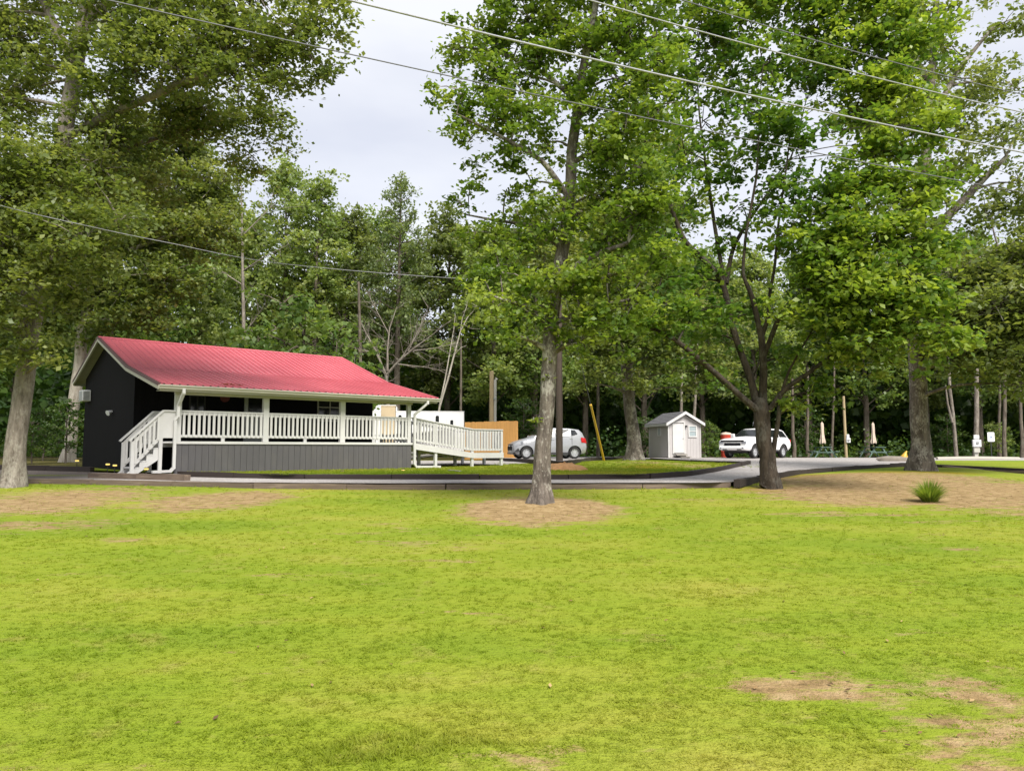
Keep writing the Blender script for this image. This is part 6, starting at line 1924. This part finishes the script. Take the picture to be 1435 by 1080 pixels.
WL = [  # kind, leaves, px, Y, top py, variant, label
    ('broad', 'leaf_wood', -130, 44, 170, 0, 'dense woodland tree beyond the left edge of the lawn oak'),
    ('broad', 'leaf_wood', 20, 47, 215, 1, 'dense woodland tree behind the far left oak trunk'),
    ('broad', 'leaf_wood', 190, 49, 225, 0, 'mid green woodland tree behind the left end of the red roof'),
    ('broad', 'leaf_light', 262, 53, 262, 1, 'light green woodland tree left of the bare grey snag'),
    ('tall', 'leaf_light', 392, 60, 222, 0, 'tall light green tree just right of the bare grey snag'),
    ('tall', 'leaf_light', 440, 57, 238, 1, 'tall pointed tree at the left foot of the sky gap'),
    ('broad', 'leaf_light', 340, 64, 300, 0, 'pale leafy tree standing behind the bare grey snag'),
    ('broad', 'leaf_grey', 478, 62, 290, 1, 'rounded dark green tree just left of the feathery cedar'),
    ('cedar', 'leaf_cedar', 556, 57, 236, 0, 'big feathery grey green cedar under the sky gap behind the cabin'),
    ('broad', 'leaf_grey', 628, 60, 290, 0, 'rounded green tree just right of the feathery cedar'),
    ('broad', 'leaf_light', 690, 56, 318, 1, 'bright leafy tree above the white trailer and plank fence'),
    ('broad', 'leaf_wood', 750, 57, 300, 0, 'green woodland tree behind the middle oak on the lawn'),
    ('broad', 'leaf_light', 820, 61, 318, 1, 'light woodland tree behind the leaning yellow guard'),
    ('broad', 'leaf_wood', 905, 58, 330, 0, 'green woodland tree behind the grey shed roof'),
    ('broad', 'leaf_wood', 985, 62, 345, 1, 'green woodland tree between the shed and the white truck'),
    ('broad', 'leaf_light', 1060, 60, 350, 0, 'light woodland tree directly behind the white truck'),
    ('broad', 'leaf_wood', 1135, 62, 350, 1, 'green woodland tree behind the left folded umbrella'),
    ('broad', 'leaf_wood', 1215, 60, 345, 0, 'green woodland tree behind the right folded umbrella'),
    ('broad', 'leaf_light', 1300, 61, 340, 1, 'light woodland tree behind the right oak trunk'),
    ('broad', 'leaf_wood', 1375, 58, 330, 0, 'green woodland tree behind the white power pedestal'),
    ('broad', 'leaf_light', 1450, 60, 330, 1, 'light woodland tree at the right frame edge'),
    ('broad', 'leaf_wood', 1540, 58, 300, 0, 'green woodland tree just beyond the right frame edge'),
    ('broad', 'leaf_light', 1650, 57, 300, 1, 'light woodland tree well beyond the right frame edge'),
    ('broad', 'leaf_wood', 1790, 60, 290, 0, 'green woodland tree furthest beyond the right frame edge'),
    ('broad', 'leaf_wood', -280, 46, 160, 1, 'green woodland tree furthest beyond the left frame edge'),
    ('tall', 'leaf_wood', 100, 62, 200, 1, 'tall tree in the second row behind the cabin gable'),
    ('tall', 'leaf_wood', 300, 70, 255, 0, 'tall tree in the second row behind the middle of the red roof'),
    ('broad', 'leaf_wood', 530, 72, 300, 0, 'dark tree in the second row behind the feathery cedar'),
    ('broad', 'leaf_wood', 700, 74, 330, 1, 'dark tree in the second row behind the short service pole'),
    ('broad', 'leaf_wood', 850, 75, 345, 0, 'dark tree in the second row behind the island oak'),
    ('broad', 'leaf_wood', 1020, 76, 370, 1, 'dark tree in the second row left of the forked maple'),
    ('broad', 'leaf_wood', 1170, 76, 370, 0, 'dark tree in the second row behind the meter pole'),
    ('broad', 'leaf_wood', 1340, 76, 360, 1, 'dark tree in the second row right of the right oak'),
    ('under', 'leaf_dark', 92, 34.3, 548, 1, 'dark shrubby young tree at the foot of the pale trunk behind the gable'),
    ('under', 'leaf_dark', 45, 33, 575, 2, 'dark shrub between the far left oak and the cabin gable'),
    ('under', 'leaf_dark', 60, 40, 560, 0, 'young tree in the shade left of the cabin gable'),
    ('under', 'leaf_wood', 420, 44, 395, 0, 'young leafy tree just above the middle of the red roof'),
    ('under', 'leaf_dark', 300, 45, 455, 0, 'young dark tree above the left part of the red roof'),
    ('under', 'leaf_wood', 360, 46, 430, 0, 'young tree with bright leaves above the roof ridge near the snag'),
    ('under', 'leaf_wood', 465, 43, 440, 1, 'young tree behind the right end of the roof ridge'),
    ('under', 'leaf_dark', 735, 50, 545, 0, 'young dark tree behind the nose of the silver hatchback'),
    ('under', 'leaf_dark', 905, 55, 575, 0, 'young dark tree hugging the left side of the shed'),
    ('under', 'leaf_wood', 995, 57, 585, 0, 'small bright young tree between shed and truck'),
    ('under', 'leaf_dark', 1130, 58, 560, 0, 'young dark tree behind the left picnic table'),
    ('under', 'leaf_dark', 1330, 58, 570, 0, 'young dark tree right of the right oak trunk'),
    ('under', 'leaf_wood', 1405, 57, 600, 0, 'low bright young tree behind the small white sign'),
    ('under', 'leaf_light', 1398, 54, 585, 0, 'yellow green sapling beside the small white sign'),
]
rnd = random.Random(12)
for kind, leaf, px, Y, tp_, var, lab in WL:
    wood_tree(kind, leaf, lab, px, Y, tp_, var, 'young trees at the wood edge' if kind == 'under' else 'trees of the woodland behind', rnd.uniform(0, 6.28))


def bare_tree(name, label, base_px, Y, limbs, bark_m, twigs=0, seed=1, sprays=None):
    rng = np.random.default_rng(seed)
    base = P(*base_px, Y)
    base.z = .98
    root = thing(name, base, label, 'tree')
    ts = TubeSet()
    for pts, rad in limbs:
        q = np.asarray(pts, float) - np.array(base)
        ts.add(q, rad, 7)
        for _ in range(twigs):
            j = rng.integers(1, len(q)); f = rng.random()
            a = q[j - 1] * (1 - f) + q[j] * f
            d = (q[j] - q[j - 1]); d /= np.linalg.norm(d)
            e = a + (d * .7 + rng.normal(size=3) * .55) * rng.uniform(.5, 1.5)
            m_ = (a + e) / 2 + rng.normal(size=3) * .08
            ts.add([a, m_, e], [.02, .014, .005], 4)
            for _k in range(2):
                e2 = m_ + (d * .5 + rng.normal(size=3) * .5) * rng.uniform(.3, .8)
                ts.add([m_, e2], [.010, .004], 3)
    V, F = ts.get()
    link('trunk', mesh_np('trunk', V, F, bark_m, True), root)
    if sprays:
        V, F, T = crown([(np.asarray(tuple(P(px, py, Y))) - np.array(base), r, r, r * .5) for px, py, r in sprays], .16, rng, 14, 4.0, (.25, .25, .12), twig=0)
        c = link('crown', mesh_np('crown', V, F, M['leaf_grey'], False, {'tone': T}), root)
        c['kind'] = 'stuff'
    return root


bare_tree('snag', 'thin grey snag with sparse twigs rising above the red roof', (341, 640), 50,
          [LM(50, (341, 640, 0, .15), (342, 480, 0, .125), (340, 380, 0, .095), (339, 300, 0, .06), (338, 255, 0, .03)), LM(50, (340, 340, 0, .05), (310, 315, -.5, .03), (290, 300, -.8, .012)), LM(50, (340, 330, 0, .05), (370, 300, .5, .03), (385, 285, .8, .012)),
           LM(50, (340, 380, 0, .05), (370, 360, -.5, .03), (400, 345, -.8, .012)), LM(50, (341, 400, 0, .05), (310, 380, .3, .03), (290, 372, .5, .012)), LM(50, (339, 300, 0, .04), (318, 275, .3, .02), (305, 262, .5, .01)), LM(50, (341, 470, 0, .04), (362, 440, -.3, .02), (372, 425, -.5, .01))],
          M['bark_grey'], 7, 2, [(300, 300, .6), (380, 290, .6), (330, 260, .5), (365, 350, .6), (310, 370, .5)])
bare_tree('dead_tree', 'dead bare branched tree spreading behind the right end of the red roof', (545, 640), 50.5,
          [LM(50.5, (545, 640, 0, .16), (543, 560, 0, .14), (541, 525, 0, .12)), LM(50.5, (541, 526, 0, .09), (528, 495, -.3, .07), (512, 465, -.6, .05), (500, 440, -.9, .02)), LM(50.5, (541, 526, 0, .10), (560, 505, -.4, .08), (580, 488, -.8, .06), (605, 470, -1.2, .03), (622, 455, -1.4, .012)),
           LM(50.5, (543, 520, 0, .08), (543, 490, .2, .06), (546, 460, .3, .04), (556, 430, .4, .02)), LM(50.5, (560, 505, -.4, .05), (585, 470, -.2, .035), (598, 440, 0, .012)), LM(50.5, (575, 492, -.7, .05), (610, 488, -1, .03), (630, 483, -1.1, .01)), LM(50.5, (528, 495, -.3, .05), (505, 490, -.6, .03), (480, 480, -.9, .012)),
           LM(50.5, (556, 510, -.3, .05), (600, 515, -.8, .025), (620, 520, -.9, .01)), LM(50.5, (572, 492, -.7, .05), (590, 455, -.9, .03), (600, 430, -1, .012)), LM(50.5, (546, 470, .3, .04), (525, 430, .4, .025), (512, 405, .5, .01))],
          M['bark_grey'], 12, 3)
bare_tree('birch_tree', 'pale twin stemmed birch leaning right above the white trailer', (608, 640), 51,
          [LM(51, (608, 640, 0, 0.087), (616, 570, 0, 0.074), (628, 530, 0, 0.068), (637, 495, 0, 0.056), (645, 465, 0, 0.043), (655, 445, 0, 0.031), (664, 435, 0, 0.012)), LM(51, (616, 568, 0, 0.056), (624, 530, .2, 0.050), (631, 490, .3, 0.037), (636, 460, .3, 0.025), (638, 440, .3, 0.012)),
           LM(51, (637, 497, 0, 0.031), (646, 487, -.2, 0.025), (654, 484, -.3, 0.012)), LM(51, (645, 465, 0, 0.025), (648, 445, .1, 0.019), (654, 430, .2, 0.006))], M['bark_pale'], 2, 4)
k = 0
for px, Y, top, r_, lean, lab, mt_ in ((1165.5, 55, 560, .10, 3, 'thin pale trunk just left of the meter pole by the picnic table', 'bark_mid'), (1113, 52.5, 590, .13, -2, 'thin grey trunk just right of the white truck', 'bark_mid'), (1132, 56, 575, .13, 0, 'dim trunk between the white truck and the left umbrella', 'bark_mid'),
                                    (1340, 54, 545, .13, -9, 'pale crooked forked trunk right of the right oak', 'bark_grey'), (1367, 51.3, 540, .17, 1.5, 'straight grey trunk behind the power pedestal', 'bark_grey'), (1408, 53, 560, .14, 0, 'reddish straight trunk right of the small white sign', 'bark_mid'),
                                    (1401, 55, 565, .11, 0, 'thin dim trunk between the white sign and its reddish neighbour', 'bark_mid'), (1432, 54, 560, .13, -2, 'grey trunk at the right frame edge', 'bark_mid'), (952, 56, 545, .13, 3, 'slim pale trunk behind the shed ridge', 'bark_grey'), (969, 57, 540, .13, 6, 'slim leaning trunk right of the shed ridge', 'bark_grey'),
                                    (646, 52, 535, .10, 0, 'slim trunk behind the right end of the white trailer', 'bark_mid'), (509, 48, 455, .12, -5, 'reddish straight trunk behind the right part of the red roof', 'bark_mid'), (838, 45, 560, .10, 0, 'slim mossy trunk beside the leaning yellow guard', 'bark_mid')):
    p0 = (px, 641)
    lm = [LM(Y, (px, 641, 0, r_ * 1.15), (px + lean * .2 + 1.2 * math.sin(k * 2.1), 641 - (641 - top) * .3, 0, r_ * .92), (px + lean * .6 - 1.0 * math.sin(k * 1.3), 641 - (641 - top) * .65, .1, r_ * .88), (px + lean, top, 0, r_ * .8), (px + lean * 1.3, top - 60, 0, r_ * .6))]
    if 'forked' in lab:
        lm.append(LM(Y, (px + lean * .6, 592, 0, r_ * .7), (px - 12, 565, 0, r_ * .5), (px - 15, 540, 0, r_ * .4)))
    bare_tree('slim_trunk', lab, p0, Y, lm, M[mt_], 0, 30 + k)
    k += 1

# far wood and undergrowth: masses nobody could count
def leaf_mass(name, n, sampler, size, mat, seed, group=None):
    rng = np.random.default_rng(seed)
    C = sampler(rng, n)
    tone = .5 + .25 * np.sin(C[:, 0] * .5 + 1.3 * np.sin(C[:, 2] * .7)) + rng.normal(0, .18, n)
    V, F, T = leaf_quads(C, size, rng, .2, .2, tone, .75)
    return tag(link(name, mesh_np(name, V, F, mat, False, {'tone': T})), kind='stuff')


def far_wood(rng, n):
    x = rng.uniform(-95, 95, n); y = rng.uniform(80, 100, n)
    top = 15 + 2.5 * np.sin(x * .21) + 1.5 * np.sin(x * .53 + 1)
    return np.stack([x, y, 1 + rng.random(n) ** .8 * top], 1)


def under_wood(rng, n):
    x = rng.uniform(-62, 62, n); y = rng.uniform(55, 72, n)
    keep = 1.1 + .8 * np.sin(x * .6 + .4 * y) + .5 * np.sin(x * 1.7 - y * .3)
    z = .98 + rng.random(n) ** 1.4 * np.clip(keep, .25, 2.4)
    return np.stack([x, y, z], 1)


def edge_wood(rng, n):
    x = rng.uniform(-62, 62, n); y = rng.uniform(62, 80, n)
    return np.stack([x, y, .98 + rng.random(n) * 8.5], 1)


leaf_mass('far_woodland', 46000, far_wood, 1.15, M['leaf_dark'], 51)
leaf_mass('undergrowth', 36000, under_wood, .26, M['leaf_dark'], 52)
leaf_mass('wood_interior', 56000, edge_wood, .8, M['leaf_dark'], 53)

# ------------------------------------------------------------------ spiky clump on the bare bank
g = G(1303, 703, lambda x, y: float(lawn_z(x, y)))
rng = np.random.default_rng(9)
cl = thing('grass_clump', g, 'single spiky green grass clump on the bare earth bank', 'plant')
n = 900
a = rng.uniform(0, 6.283, n); sp_ = rng.random(n) ** .6
bx, by = .14 * sp_ * np.cos(a), .14 * sp_ * np.sin(a)
hh = rng.uniform(.25, .62, n) * (1 - .30 * sp_); out = sp_ * rng.uniform(.18, .52, n)
Vb, Fb, off = [], [], 0
pts = []
for t_ in (0, .4, .75, 1.0):
    w_ = .012 * (1 - t_) + .0008
    cx, cy = bx + np.cos(a) * out * t_ ** 1.6, by + np.sin(a) * out * t_ ** 1.6
    cz = hh * (t_ - .22 * sp_ * t_ ** 3)
    pts.append(np.stack([cx - np.sin(a) * w_, cy + np.cos(a) * w_, cz], 1)); pts.append(np.stack([cx + np.sin(a) * w_, cy - np.cos(a) * w_, cz], 1))
V = np.stack(pts, 1).reshape(-1, 3)
F = np.concatenate([np.stack([np.arange(n) * 8 + 2 * j, np.arange(n) * 8 + 2 * j + 1, np.arange(n) * 8 + 2 * j + 3, np.arange(n) * 8 + 2 * j + 2], 1) for j in range(3)])
o = link('blades', mesh_np('blades', V, F, M['leaf_oak'], False, {'tone': np.repeat(np.clip(rng.normal(.68, .25, n), 0, 1), 8)}), cl)
o['kind'] = 'stuff'
MB().lathe([(.001, .05), (.10, .04), (.16, -.03)], 12).obj('crown_base', M['straw'], cl, 50)
